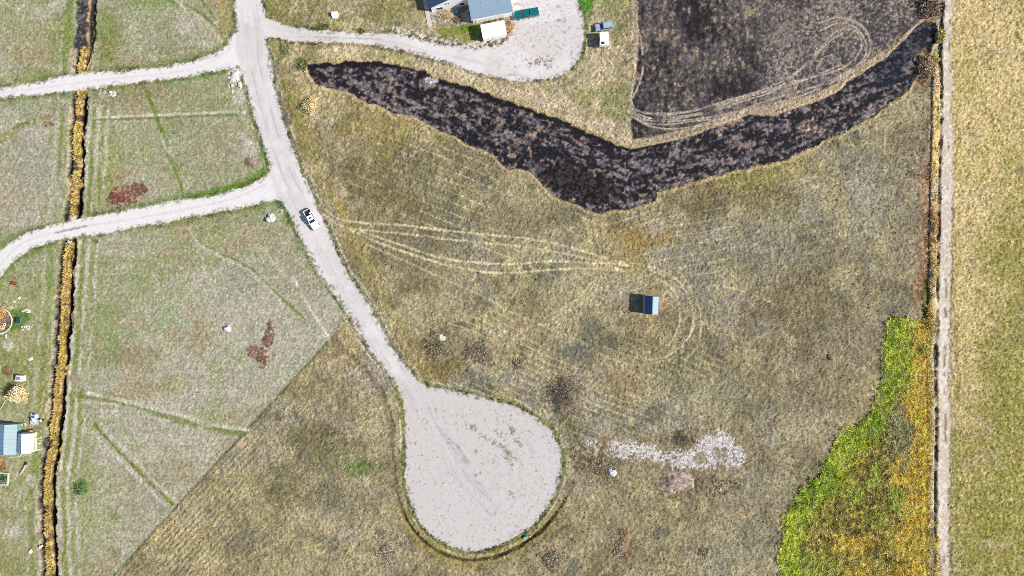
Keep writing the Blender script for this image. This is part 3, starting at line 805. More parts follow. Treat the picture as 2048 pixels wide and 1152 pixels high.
paint(wb * sstep(430, 470, PY) * sstep(620, 580, PY) * sstep(4, 1, np.abs(t_rd + 13 + 2 * N_sml)), C(206, 140, 30), .8)
orw = wb * upper * sstep(3.5, 1, np.abs(t_rd + 15 + 1.5 * N_sml)) * sstep(-.3, .3, fbm(PX, PY, 30, 3, 182))
paint(orw, mixn(N_fine, C(206, 140, 60), C(240, 190, 90)), .85)
yel = wb * upper * sstep(3.2, 1, np.abs(t_rd + 4.5 + 2 * N_sml)) * sstep(-.1, .4, fbm(PX, PY, 14, 3, 183))
paint(yel, mixn(N_fine, C(150, 146, 60), C(222, 204, 96)), .8)
d = np.abs(PX - (1850 - 0.03 * (PY - 300)) + 7 * N_sml + 6 * N_mid)
paint(sstep(19, 6, d) * sstep(290, 350, PY) * sstep(640, 590, PY) * (1 - wb), mixn(N_sml + N_fine, C(160, 122, 88), C(190, 150, 116)), .8)
paint(sstep(40, 20, np.abs(PX - 1815 + 8 * N_sml)) * sstep(280, 330, PY) * sstep(560, 500, PY) * sstep(1, 0, wb), C(150, 140, 124), .4)
paint(sstep(12, 4, np.abs(PX - 1852 + 3 * N_sml)) * sstep(540, 580, PY) * sstep(680, 650, PY), C(104, 112, 40), .7)
pl = sstep(6, 3, np.abs(t_rd + 8 + 1.2 * N_sml)) * sstep(490, 530, PY)
paint(pl, mixn(N_fine, C(208, 186, 150), C(232, 214, 186)), .9)
hgt += pl * 0.2 + wb * upper * 0.3
tb = np.sqrt(((PX - 1858) / 26) ** 2 + ((PY - 10) / 34) ** 2) + .4 * N_sml
paint(sstep(1.1, .7, tb), mixn(N_fine + N_sml, C(122, 92, 76), C(176, 150, 124)), .9)
tb = np.sqrt(((PX - 1848) / 18) ** 2 + ((PY - 140) / 40) ** 2) + .4 * N_sml
paint(sstep(1.1, .7, tb), mixn(N_fine + N_sml, C(138, 108, 78), C(186, 160, 124)), .9)
chn = sstep(1.5, -1.5, np.abs(t_rd + .5) - 2.8 + 2.4 * N_sml + N_rag) * sstep(-0.45, 0.1, fbm(PX, PY, 26, 3, 117))
paint(chn, C(62, 50, 34), .9)
hgt -= chn * 0.5
bank_shade = sstep(1.5, -1.5, np.abs(t_rd + 19) - 1.5 + 1.8 * N_sml) * sstep(120, 150, PY)  # shadow of the tall bank grass, painted as a dark line and sunk slightly
paint(bank_shade * sstep(680, 640, PY), C(52, 44, 40), .85)
hgt -= bank_shade * 0.3

# ---------------- left ditch
gap_d = sstep(-2, 2, -sd_d12 - 2)
t_ld = t_ld + 2.6 * fbm(PX, PY, 34, 3, 125)
d_ld = np.abs(t_ld)
hw = 15.5 + 3.0 * fbm(PX, PY, 40, 3, 126) + 3.5 * sstep(200, 100, PY) + 2 * sstep(300, 600, PY) + 2.5 * N_sml
dl = sstep(2.0, -2.0, d_ld - hw + 2.5 * N_rag) * gap_d
topburn = sstep(108, 88, PY + 6 * N_sml)
cg = mixn(fbm(PX, PY, 6, 3, 121) + 0.3 * N_sml, C(206, 166, 96), C(250, 222, 156))
cg = mixn(fbm(PX, PY, 30, 3, 122), cg, C(226, 204, 100), 0.1, 0.6)
cg = mixn(fbm(PX, PY, 14, 3, 124) - 0.2, cg, C(150, 132, 60), 0.1, 0.6)
gapn = fbm(PX, PY, 13, 3, 184)
cg = mixn(-gapn, cg, mixn(N_fine, C(96, 82, 52), C(150, 128, 84)), .15, .5)
cg = mixn(-t_ld + 3 * N_sml, cg, mixn(N_fine + N_sml, C(112, 98, 92), C(190, 172, 150)), 13, 16)
cg = cg * (1 - topburn[..., None]) + mixn(N_fine + N_sml, C(56, 54, 62), C(112, 108, 112)) * topburn[..., None]
paint(dl, cg, .95)
c1 = sstep(-.75, -.3, fbm(PX, PY, 30, 3, 185) + .6 * topburn + .5 * sstep(800, 900, PY)) * sstep(2, -1.5, np.abs(t_ld - 10.5 - 1.5 * topburn) - 5.0 - 2.5 * topburn + 3.4 * N_sml + 1.5 * N_rag) * gap_d * sstep(184, 196, np.where(PY > 140, PY, 190))
paint(c1, C(26, 25, 30), .97)
hgt -= c1 * 1.15
c2m = sstep(-0.75, -0.35, fbm(PX, PY, 42, 3, 123) + 0.35 * sstep(560, 760, PY) - 0.15 * sstep(480, 560, 0 * PY + 520) * sstep(470, 480, PY) * sstep(600, 560, PY))
c2 = sstep(2, -1.5, np.abs(t_ld + 11) - 4.6 + 3.4 * N_sml + 1.5 * N_rag) * gap_d * c2m * (1 - topburn)
paint(c2, mixn(N_fine, C(38, 35, 40), C(96, 88, 92)), .92)
hgt -= c2 * 0.75
tanb = topburn * sstep(2.6, 1, np.abs(t_ld - 5 + 1.5 * N_sml)) * dl
paint(tanb, C(190, 150, 104), .8)
paint(sstep(4, 1, np.abs(d_ld - hw - 3)) * gap_d * sstep(-0.2, .3, N_sml), C(206, 192, 160), .55)
setv(amp, dl, 0.14)
hgt -= dl * 0.2

# ---------------- roads
rr = 2.4 * N_rag + 1.7 * N_fine + .5 * WN
r_all = sstep(-0.9, 0.9, sd_allroad + rr)
base_r = mixn(N_mid + 0.4 * N_sml, C(234, 227, 224), C(245, 239, 237))
base_r = mixn(sstep(700, 820, PY) + 0 * N_mid, base_r, C(226, 218, 215), 0.2, 0.8)
base_r = mixn(sstep(0, 3, np.maximum(sd_d12, -1)) * sstep(0, 6, -sd_road), base_r, C(252, 246, 244), 0.2, 0.8)
paint(r_all, base_r)
# wheel streaks along the main road
cl = line_dist([(495, -40), (497, 0), (505, 80), (515, 150), (535, 230), (560, 310), (590, 380), (620, 440), (660, 520), (705, 600), (745, 665), (790, 730), (835, 800), (880, 880), (930, 960), (985, 1020)], 60, signed=True)
for off, wd, c, s in [(-9, 3.5, (208, 200, 202), .75), (9, 3.5, (208, 200, 202), .75), (-15, 2.5, (214, 204, 202), .6), (15, 2.5, (216, 206, 204), .6), (0, 2, (238, 234, 238), .5), (4, 1.5, (206, 202, 210), .35), (-4, 1.2, (208, 203, 210), .35)]:
    m = sstep(wd, wd * .3, np.abs(cl - off + 2 * fbm(PX, PY, 60, 2, 131))) * sstep(-.4, .4, fbm(PX, PY, 60, 3, 132 + off))
    paint(m * r_all, C(*c), s)
for pts, c, s in [([(0, 530), (40, 490), (90, 470), (160, 455), (300, 432), (450, 402), (530, 370)], (222, 214, 220), .5), ([(0, 515), (30, 494), (80, 470), (150, 455), (260, 438)], (240, 236, 240), .5), ([(110, 466), (140, 459), (175, 452)], (160, 146, 146), .7),
                  ([(0, 186), (100, 174), (200, 160), (300, 150), (400, 134), (470, 90)], (224, 218, 224), .45), ([(545, 55), (640, 74), (760, 80), (880, 108), (980, 130)], (214, 206, 206), .5), ([(600, 74), (690, 76), (760, 78)], (170, 156, 154), .35)]:
    paint(sstep(2.6, .8, line_dist(pts, 14) + 1.0 * N_fine + N_sml) * r_all, C(*c), s)
# turning circle: swept arcs and weeds
rc = np.sqrt((PX - 968) ** 2 + (PY - 950) ** 2)
th = np.arctan2(PY - 950, PX - 968)
arc = fbm(rc + 5 * N_mid, th * 9, 5.5, 3, 141) * sstep(-.4, .5, N_mid2)
cm = sstep(790, 830, PY) * r_all * sstep(0, 4, sd_road)
paint(cm * sstep(0.1, 0.7, arc), C(200, 194, 195), .35)
paint(cm * sstep(0.1, 0.7, -arc), C(232, 226, 227), .35)
u, v = rot(PX - 930, PY - 925, 55)
paint(cm * sstep(1, .2, np.sqrt((u / 95) ** 2 + (v / 16) ** 2) + .3 * N_sml) * sstep(-.2, .6, fbm(u / 8, v, 4, 2, 142)), C(172, 170, 172), .85)
wk = np.zeros(SH, np.float32)
for x, y, rx, ry, a in [(945, 855, 24, 8, 25), (985, 884, 44, 6, 32), (1012, 902, 44, 9, 44), (1034, 882, 40, 7, 56), (1018, 920, 22, 8, 50), (1000, 870, 26, 7, 40), (1008, 868, 8, 6, 0), (950, 902, 8, 6, 45), (952, 950, 5, 4, 0), (1025, 860, 14, 7, 40), (962, 945, 8, 4, 40), (1020, 985, 10, 5, 30)]:
    u, v = rot(PX - x, PY - y, a)
    wk = np.maximum(wk, sstep(1.1, .2, np.sqrt((u / rx) ** 2 + (v / ry) ** 2)))
wm = cm * sstep(0.1, 0.5, wk * 1.0 + fbm(rc, th * 200, 4.2, 2, 143) * 0.9 - 0.55)
paint(wm, C(134, 130, 92), .75)
paint(cm * sstep(.62, .85, fbm(PX, PY, 3.6, 2, 146)) * sstep(-.1, .6, N_mid), C(160, 152, 146), .45)
# parking pad: reddish weeds and stains
pad = sstep(0, 3, sd_d3) * sstep(960, 1010, PX)
paint(pad * sstep(14, 2, sd_d3 + 4 * N_sml) * sstep(1030, 1060, PX) * sstep(-.2, .4, N_sml2), C(202, 170, 162), .55)
for x, y, rx, ry, c, s in [(1080, 125, 44, 16, (128, 84, 74), .9), (1065, 128, 16, 7, (150, 92, 76), .7), (1090, 110, 20, 8, (150, 128, 124), .5), (1120, 42, 22, 9, (140, 122, 112), .7), (1035, 8, 14, 6, (150, 132, 120), .6), (1128, 65, 8, 5, (150, 140, 132), .6), (1030, 150, 24, 4, (170, 118, 108), .7), (1018, 130, 0.1, 0.1, (90, 60, 50), .1)]:
    d = np.sqrt(((PX - x) / rx) ** 2 + ((PY - y) / ry) ** 2)
    paint(pad * sstep(.48, .85, sstep(1.2, 0, d) * .75 + .45 * fbm(PX, PY, 4.5, 2, 144) + .16 * WN), C(*c), s * .8)
paint(pad * sstep(.7, .9, fbm(PX, PY, 3.8, 2, 145)), C(160, 150, 146), .5)
m = sstep(4.5, 1.5, line_dist([(590, 86), (660, 89), (720, 90), (770, 97), (810, 106)], 20) + 2 * N_sml) * sstep(-.5, .1, N_sml2)
paint(m, C(166, 120, 104), .7)
# loose gravel shoulders
nbm = nb * sstep(70, 100, np.where(PX > 530, PY, 100)) 
shl = sstep(3.0, 1.0, np.abs(-sd_road - 9.5 + 2.0 * N_sml)) * sstep(-.35, .3, N_rag) * sstep(0, 4, -np.maximum(sd_d12, sd_d3)) * sstep(90, 130, PY)
paint(shl, C(214, 208, 188), .7)
paint(sstep(5.5, 2, np.abs(-sd_road - 4 + 2 * N_sml)) * sstep(0, 2, nb) * sstep(-.5, .3, N_rag), C(112, 116, 62), .5)
sh = sstep(7, 1, nb + 3 * N_sml) * sstep(-.5, 1, nb) * (sstep(0, 4, 12 + sd_road))
paint(sh * sstep(-.2, .5, N_fine + .3 * N_sml), C(206, 198, 192), .6)
ls = sstep(13, 6, sd_road + 3 * N_sml) * sstep(0, 2, sd_road) * sstep(395, 420, PY) * sstep(700, 640, PY) * sstep(0, 8, 640 + (PY - 470) * 0.52 - PX)
paint(ls * sstep(.2, .5, fbm(PX, PY, 4.5, 2, 147)), C(140, 134, 120), .8)
esp = sstep(9, 1, sd_allroad + 3 * N_sml) * sstep(0, 1, sd_allroad) * sstep(.25, .5, fbm(PX, PY, 4.2, 2, 148) + .3 * N_mid)
paint(esp, C(124, 124, 88), .75)
rub = sstep(1.15, .7, np.sqrt(((PX - 470) / 14) ** 2 + ((PY - 152) / 20) ** 2) + .4 * N_sml)
paint(rub, mixn(N_fine + N_sml, C(150, 140, 120), C(240, 234, 228), -.6, .1), .85)
setv(amp, r_all, 0.012)
setv(spk, r_all, 0.02)
flat = 1 - sstep(0, 6, sd_allroad)
hgt *= np.where(r_all > 0.5, 0.15, 1.0)
hgt += 0.05 * r_all

# places kept level for vehicles and buildings
for x, y, r in [(1208, 53, 26), (1208, 77, 20), (1303, 612, 22), (30, 880, 60), (905, 20, 90), (990, 57, 40), (668, 29, 9), (38, 757, 9), (66, 838, 14)]:
    lv = sstep(r + 8, r, np.sqrt((PX - x) ** 2 + (PY - y) ** 2))
    amp *= 1 - 0.6 * lv
    hgt *= 1 - lv

# footworn ring round the field shed
d = np.maximum(np.abs(PX - 1301) - 14, np.abs(PY - 613) - 18)
paint(sstep(9, 2, np.abs(d - 3) + 4 * N_sml + 2 * N_fine) * sstep(1296, 1306, PX + 0.4 * (PY - 612)), C(184, 152, 108), .6)
d = np.sqrt((PX - 1658) ** 2 + (PY - 713) ** 2)
paint(sstep(14, 6, d + 4 * N_sml), C(150, 134, 110), .6)
# planting bed
bed = np.sqrt((PX + 2) ** 2 / 26 ** 2 + (PY - 642) ** 2 / 25 ** 2)
paint(sstep(1.02, .94, bed), mixn(N_fine + N_sml, C(120, 92, 78), C(164, 130, 120)), .9)

# ---------------- final relief and speckle
veg = (1 - r_all) * (1 - bf) * (1 - b) * (1 - gp) * (1 - trk) * (1 - dl)
cl1 = fbm(PX, PY, 8, 3, 161)
cl2 = fbm(PX, PY, 26, 3, 162)
wildv = veg * (1 - sstep(-2, 2, left_sd)) * (1 - hay) * (1 - wd_)
col *= np.exp(veg * (0.10 * cl1 + 0.07 * cl2) + wildv * (0.10 * cl1 + 0.10 * cl2))[..., None]
hgt += wildv * 0.10 * np.maximum(cl1, -.3) + (veg - wildv).clip(0, 1) * 0.03 * cl1
tuft = 0.6 * N_fine + 0.5 * N_fine2 * (0.5 + 0.5 * N_sml) + 0.42 * WN
hgt += amp * tuft
col *= np.exp(spk * (0.9 * WN2 + 0.5 * N_fine))[..., None]
dryg = rng.random(SH).astype(np.float32)
np.clip(col, 0.004, 0.8, out=col)
bx = np.minimum(sstep(0, 6, GX - gx[0]), sstep(0, 6, gx[-1] - GX)) * np.minimum(sstep(0, 6, GY - gy[0]), sstep(0, 6, gy[-1] - GY))
hgt *= bx

# ---------------- split the one grid into the named surfaces
reg = np.zeros(SH, np.int32)                    # 0 pasture
reg[left_sd > 0] = 1
reg[(yard_sd > 0) & (PY > 480) & (left_sd > 0)] = 2
reg[dry > 0] = 3
reg[(sd_weed + 4 * N_sml) > 0] = 4
reg[hay_sd > 0] = 5
reg[trk > 0.5] = 6
reg[(np.maximum(wb, np.maximum(chn, bank_shade)) > 0.5) & (hay_sd <= 0)] = 7
reg[bf > 0.5] = 8
reg[b > 0.5] = 9
reg[dl > 0.5] = 10
reg[gp > 0.5] = 11
rs = np.stack([sd_road, sd_d1, sd_d2, sd_d3], 0).argmax(0)
reg = np.where(r_all > 0.5, 12 + rs, reg)
REGS = ['pasture', 'mown_field', 'garden_lawn', 'dry_grass', 'weed_meadow', 'hay_field', 'dirt_track', 'boundary_ditch', 'burnt_field', 'burnt_strip', 'irrigation_ditch', 'gravel_spread', 'gravel_road', 'gravel_driveway', 'gravel_driveway', 'gravel_driveway']
idx = np.arange(NX * NY, dtype=np.int32).reshape(SH)
q = np.stack([idx[:-1, :-1], idx[:-1, 1:], idx[1:, 1:], idx[1:, :-1]], -1).reshape(-1, 4)
fr_ = reg[:-1, :-1].reshape(-1)
XYZ = np.stack([GX, GY, hgt], -1).reshape(-1, 3)
RGBA = np.concatenate([col, np.ones(SH + (1,), np.float32)], -1).reshape(-1, 4)
m_grass = attr_mat('grass_ground', 0.95, 0.22, 1.3, 7.0)
m_gravel = attr_mat('gravel', 0.9, 0.045, 1.0, 8.0, 0.2)
m_burnt = attr_mat('burnt_ground', 0.85, 0.35, 1.1, 6.0)
m_soil = attr_mat('ditch_soil', 0.9, 0.25, 1.6, 8.0)


def raw_mesh(name, co, faces, nper, mat, rgba=None, smooth=True):
    me = bpy.data.meshes.new(name)
    n, f = len(co), len(faces)
    me.vertices.add(n)
    me.vertices.foreach_set('co', np.ascontiguousarray(co, np.float32).ravel())
    me.loops.add(f * nper)
    me.loops.foreach_set('vertex_index', np.ascontiguousarray(faces, np.int32).ravel())
    me.polygons.add(f)
    me.polygons.foreach_set('loop_start', np.arange(0, f * nper, nper, dtype=np.int32))
    me.polygons.foreach_set('loop_total', np.full(f, nper, np.int32))
    me.polygons.foreach_set('use_smooth', np.full(f, smooth, bool))
    me.update(calc_edges=True)
    if rgba is not None:
        at = me.attributes.new('soil', 'FLOAT_COLOR', 'POINT')
        at.data.foreach_set('color', np.ascontiguousarray(rgba, np.float32).ravel())
    me.materials.append(mat)
    return me


def link_mesh(name, me, parent=None):
    o = bpy.data.objects.new(name, me)
    COL.objects.link(o)
    o.parent = parent
    return o


for k, nm in enumerate(REGS):
    sel = q[fr_ == k]
    if len(sel) == 0:
        continue
    uq, inv = np.unique(sel, return_inverse=True)
    mt = m_gravel if k in (11, 12, 13, 14, 15, 6) else m_burnt if k in (8, 9) else m_soil if k in (7, 10) else m_grass
    me = raw_mesh(nm, XYZ[uq], inv.reshape(-1, 4), 4, mt, RGBA[uq])
    tag(link_mesh(nm, me), kind='structure')

# the land beyond the picture, as far as the horizon
ring = []
x0, x1, y0, y1 = gx[0], gx[-1], gy[0], gy[-1]
F = 6000.0
co = [(-F, -F, 0), (F, -F, 0), (F, F, 0), (-F, F, 0), (x0, y0, 0), (x1, y0, 0), (x1, y1, 0), (x0, y1, 0)]
fc = [(0, 1, 5, 4), (1, 2, 6, 5), (2, 3, 7, 6), (3, 0, 4, 7)]
m_far = new_mat('far_land', C(158, 150, 108), 0.95, noise=0.35, nscale=0.02)
tag(link_mesh('ground', raw_mesh('ground', np.array(co), np.array(fc), 4, m_far, smooth=False)), kind='structure')

# ------------------------------------------------------------------ blades of grass, reeds and weeds
m_blade = attr_mat('grass_blades', 0.8, 0.12, 2.0, 9.0, 0.25)


def ground_at(x, y):
    i = np.clip(((x - gx[0]) / STEP).astype(int), 0, NX - 1)
    j = np.clip(((y - gy[0]) / STEP).astype(int), 0, NY - 1)
    return j, i


def sample(dens, n):
    w = dens.ravel().astype(np.float64)
    w = np.cumsum(w)
    r = rng.random(n) * w[-1]
    k = np.searchsorted(w, r)
    k = np.minimum(k, NX * NY - 1)
    j, i = k // NX, k % NX
    return gx[i] + rng.uniform(-.5, .5, n) * STEP, gy[j] + rng.uniform(-.5, .5, n) * STEP, j, i


def blades(name, dens, n_clump, per, hh, ww, spread, lean, tint=None, cvar=0.22, ccol=None, mixc=0.0):
    cx, cy, j, i = sample(dens, n_clump)
    base = col[j, i]
    if ccol is not None:
        pick = np.array(ccol, np.float32)[rng.integers(0, len(ccol), n_clump)]
        base = base * (1 - mixc) + pick * mixc
    base = base * np.exp(rng.normal(0, cvar, n_clump))[:, None]
    z = hgt[j, i]
    N = n_clump * per
    rep = lambda a: np.repeat(a, per, axis=0)
    a = rng.uniform(0, 2 * np.pi, N)
    rad = spread * np.sqrt(rng.random(N))
    bx_, by_ = rep(cx) + np.cos(a) * rad, rep(cy) + np.sin(a) * rad
    h = rep(rng.uniform(hh[0], hh[1], n_clump)) * rng.uniform(0.6, 1.1, N)
    w = rng.uniform(ww[0], ww[1], N)
    la = a + rng.normal(0, 0.9, N)
    ll_ = h * rng.uniform(lean[0], lean[1], N)
    pa = la + np.pi / 2
    zb = rep(z) - 0.04
    v0 = np.stack([bx_ + np.cos(pa) * w / 2, by_ + np.sin(pa) * w / 2, zb], -1)
    v1 = np.stack([bx_ - np.cos(pa) * w / 2, by_ - np.sin(pa) * w / 2, zb], -1)
    v2 = np.stack([bx_ + np.cos(la) * ll_, by_ + np.sin(la) * ll_, zb + h], -1)
    co = np.stack([v0, v1, v2], 1).reshape(-1, 3)
    cc = rep(base) * np.exp(rng.normal(0, cvar * .7, N))[:, None]
    if tint is not None:
        cc = cc * np.array(tint, np.float32)
    cc = np.clip(cc, .004, .8)
    rgba = np.concatenate([np.repeat(cc, 3, axis=0), np.ones((N * 3, 1), np.float32)], -1)
    me = raw_mesh(name, co, np.arange(N * 3).reshape(-1, 3), 3, m_blade, rgba, smooth=False)
    return tag(link_mesh(name, me), kind='stuff')


inview = ((np.abs(GX) < 139) & (np.abs(GY) < 80)).astype(np.float32)
offroad = (sd_allroad < -1).astype(np.float32) * inview
notb = offroad * (1 - sb) * (1 - bf) * (1 - dl) * (1 - gp)
notb = notb * (1 - pl0) * (1 - trk)
wild = notb * (1 - sstep(-4, 4, left_sd)) * (1 - hay) * (1 - trk) * (1 - wd_) * (1 - sstep(-3, 3, lawn)) * (1 - sstep(-3, 3, gy_))
blades('pasture_grass', wild * (1 - 0.95 * np.maximum(tp, ML)) * (0.7 + 0.5 * np.clip(N_sml, -1, 1)), 62000, 3, (.14, .34), (.08, .17), .22, (.4, 1.1), tint=(1.16, 1.12, 1.08), cvar=.32)
blades('short_grass', notb * sstep(-4, 4, left_sd) * (0.7 + 0.5 * np.clip(N_sml, -1, 1)), 26000, 3, (.06, .16), (.08, .15), .2, (.4, 1.1), cvar=.3, tint=(1.06, 1.04, 1.02))
blades('hay_stubble', hay * inview * (1 - trk), 14000, 3, (.1, .24), (.08, .15), .2, (.3, 1.0))
blades('meadow_weeds', wd_ * inview, 24000, 5, (.3, .75), (.07, .17), .3, (.5, 1.2), cvar=.34)
blades('meadow_stalks', wd_ * inview, 5000, 4, (.5, .9), (.05, .10), .3, (.8, 1.6), ccol=[C(226, 222, 160) * 1.3, C(206, 196, 120) * 1.3, C(236, 230, 190) * 1.2], mixc=.8)
blades('burnt_stubble', (np.maximum(bf, 0.8 * sb)) * inview * sstep(-.2, .6, pch + .3 * N_fine), 13000, 3, (.06, .18), (.06, .14), .2, (.4, 1.2), ccol=[C(196, 172, 136), C(150, 128, 106), C(60, 54, 54), C(100, 90, 88)], mixc=.6)
reed_c = [C(255, 226, 160) * 1.25, C(250, 210, 130) * 1.25, C(244, 206, 110) * 1.25, C(236, 212, 110) * 1.2, C(220, 176, 120) * 1.2, C(170, 150, 80)]
blades('ditch_reeds', dl * (1 - topburn) * (1 - c1) * (1 - 0.75 * c2) * sstep(8, 5, np.abs(t_ld + 1.5 - 5 * (1 - c2))) * inview * sstep(-.5, -.1, gapn), 2800, 8, (.3, .75), (.09, .2), .3, (.4, 1.0), ccol=reed_c, mixc=.75, cvar=.2)
blades('bank_grass', wb * upper * inview * (1 - bank_shade) * sstep(.0, .4, fbm(PX, PY, 12, 2, 181)), 700, 4, (.25, .7), (.08, .17), .28, (.4, 1.1), cvar=.22, ccol=[C(240, 216, 176) * 1.6, C(232, 200, 140) * 1.6, C(244, 224, 190) * 1.6, C(226, 180, 104) * 1.5], mixc=.75)
edge_w = sstep(4.5, 0.5, np.abs(sd_allroad + 2.0 + 2.0 * N_sml)) * sstep(-.1, .5, fbm(PX, PY, 9, 3, 151)) * inview * (1 - sstep(-2, 2, rub))
blades('verge_weeds', edge_w, 5200, 6, (.12, .32), (.09, .18), .26, (.3, 1.0), ccol=[C(84, 96, 44), C(70, 84, 50), C(110, 116, 52)], mixc=.7)
blades('turning_circle_weeds', wm * inview + 1e-9, 500, 4, (.06, .16), (.06, .12), .2, (.4, 1.1), ccol=[C(128, 132, 72), C(104, 108, 64)], mixc=.8)
hedge = np.zeros(SH, np.float32)
for x, y, rx, ry in [(640, 54, 14, 6), (720, 61, 9, 4), (566, 408, 12, 11), (570, 98, 8, 10), (603, 130, 9, 12)]:
    hedge = np.maximum(hedge, sstep(1.1, .8, np.sqrt(((PX - x) / rx) ** 2 + ((PY - y) / ry) ** 2) + .3 * N_sml))
blades('lush_grass', hedge * offroad, 900, 7, (.2, .42), (.1, .2), .28, (.3, .9), cvar=.2)
# ------------------------------------------------------------------ object materials
M_white = new_mat('white_paint', (0.86, 0.86, 0.85), 0.5, noise=0.05, nscale=1.5)
M_trim = new_mat('white_trim', (0.78, 0.78, 0.78), 0.5)
M_shingle = new_mat('grey_shingles', C(150, 176, 196), 0.9, noise=0.35, nscale=2.2, bump=0.4, bscale=9)
M_shingle2 = new_mat('slate_blue_shingles', C(84, 116, 150), 0.9, noise=0.35, nscale=2.2, bump=0.4, bscale=9)
M_concrete = new_mat('concrete', C(232, 226, 218), 0.9, noise=0.08, nscale=2)
M_glass = new_mat('glass', (0.02, 0.035, 0.05), 0.08)
M_black = new_mat('black_rubber', (0.012, 0.012, 0.014), 0.75)
M_dark = new_mat('dark_plastic', (0.02, 0.022, 0.028), 0.5)
M_chrome = new_mat('bare_metal', (0.55, 0.56, 0.58), 0.35, metallic=0.8)
M_lens = new_mat('lamp_lens', (0.75, 0.75, 0.72), 0.15)
M_red = new_mat('red_lens', (0.35, 0.02, 0.02), 0.3)
M_carw = new_mat('white_car_paint', (0.80, 0.80, 0.80), 0.3, coat=0.6)
M_teal = new_mat('teal_car_paint', (0.0, 0.13, 0.135), 0.3, coat=0.7)
M_silver = new_mat('pale_blue_car_paint', (0.42, 0.50, 0.66), 0.3, metallic=0.3, coat=0.6)
M_roofshade = new_mat('shaded_roof_sheet', (0.20, 0.32, 0.46), 0.55, noise=0.12, nscale=1.5)  # barn slope away from the sun: its blue shade is in the colour
M_roofpale = new_mat('pale_roof_sheet', (0.30, 0.38, 0.41), 0.5, noise=0.08, nscale=1.2)
M_roofwhite = new_mat('white_roof_sheet', (0.78, 0.78, 0.76), 0.5, noise=0.05, nscale=1.2)
M_wood = new_mat('weathered_wood', C(186, 160, 126), 0.9, noise=0.25, nscale=3)
M_palewood = new_mat('pale_planks', C(226, 218, 190), 0.9, noise=0.12, nscale=3)
M_stone = new_mat('white_rock', C(240, 236, 228), 0.9, noise=0.15, nscale=1.5, bump=0.6, bscale=4)
M_bark = new_mat('bark', C(104, 84, 66), 0.95, noise=0.3, nscale=4)
M_tealbox = new_mat('pale_green_paint', C(150, 214, 190), 0.5)
M_orange = new_mat('faded_orange_cover', C(236, 170, 128), 0.7)
M_redp = new_mat('red_paint', C(190, 74, 64), 0.5)
M_greenp = new_mat('dark_green_paint', C(40, 84, 78), 0.6)
M_bluep = new_mat('blue_cover', C(70, 120, 180), 0.6)
M_pipe = new_mat('culvert_metal', C(226, 228, 228), 0.5, metallic=0.3)
M_plant = attr_mat('leaves', 0.75, 0.12, 2.0, 9.0, 0.3)


# ------------------------------------------------------------------ buildings
def wall_box(t, w, d, h, mat, t_=0.12):
    """four walls as parts, footprint 0..w, 0..d"""
    for c, s_ in (((w / 2, t_ / 2, h / 2), (w, t_, h)), ((w / 2, d - t_ / 2, h / 2), (w, t_, h)),
                  ((t_ / 2, d / 2, h / 2), (t_, d - 2 * t_, h)), ((w - t_ / 2, d / 2, h / 2), (t_, d - 2 * t_, h))):
        bm = bmesh.new()
        box(bm, c, s_)
        obj('wall', bm, mat, t)


def window(t, x, y, z, w, h, face='s'):
    bm = bmesh.new()
    sg = -1 if face == 's' else 1
    box(bm, (x, y + sg * 0.04, z), (w + 0.14, 0.08, h + 0.14))
    f = obj('window', bm, M_trim, t)
    bm = bmesh.new()
    box(bm, (x, y + sg * 0.085, z), (w, 0.02, h))
    obj('pane', bm, M_glass, f)


A0 = math.radians(10.8)
# garage wing
t = thing('garage_wing', 'light blue grey shingled garage wing with white wall beside the parked teal pickup', 'garage', (-10.1, 68.75, 0), A0)
wall_box(t, 10.2, 9.0, 2.75, M_white)
bm = bmesh.new()
e, dpt, zr, ze = 0.12, 4.5, 4.3, 2.78
slab(bm, [(-0.35, -e, ze + .14), (10.45, -e, ze + .14), (10.45, dpt, zr + .14), (-0.35, dpt, zr + .14)], 0.14)
rf = obj('roof', bm, M_shingle, t)
bm = bmesh.new()
slab(bm, [(-0.35, dpt + .003, zr + .14), (10.45, dpt + .003, zr + .14), (10.45, 9.2, ze + .1), (-0.35, 9.2, ze + .1)], 0.14)
obj('roof', bm, M_shingle, t)
bm = bmesh.new()
prism(bm, [(0, 0), (0, 0)], 0, 1) if False else None
bm.free()
bm = bmesh.new()
box(bm, (5.05, -e - 0.045, ze + 0.02), (10.8, 0.08, 0.22))
obj('fascia', bm, M_trim, rf)
for gx_ in (0.06, 10.14):
    bm = bmesh.new()
    vs = [(gx_, 0.12, 2.752), (gx_, 8.88, 2.752), (gx_, 4.5, 4.2)]
    a = [bm.verts.new((v[0] - .05, v[1], v[2])) for v in vs]
    b_ = [bm.verts.new((v[0] + .05, v[1], v[2])) for v in vs]
    bm.faces.new(a), bm.faces.new(b_[::-1])
    for i in range(3):
        bm.faces.new((a[i], a[(i + 1) % 3], b_[(i + 1) % 3], b_[i]))
    obj('gable', bm, M_white, t)
bm = bmesh.new()
box(bm, (3.0, -0.03, 1.12), (4.6, 0.06, 2.2))
gd = obj('garage_door', bm, M_trim, t)
for k in range(4):
    bm = bmesh.new()
    box(bm, (3.0, -0.07, 0.28 + k * 0.55), (4.5, 0.03, 0.5))
    obj('door_panel', bm, M_trim, gd)
bm = bmesh.new()
box(bm, (7.7, -0.03, 1.05), (0.95, 0.06, 2.1))
dr = obj('door', bm, M_trim, t)
bm = bmesh.new()
lump(bm, (7.35, -0.09, 1.0), (.05, .05, .05), 3, 1, 0, 1)
obj('handle', bm, M_chrome, dr)

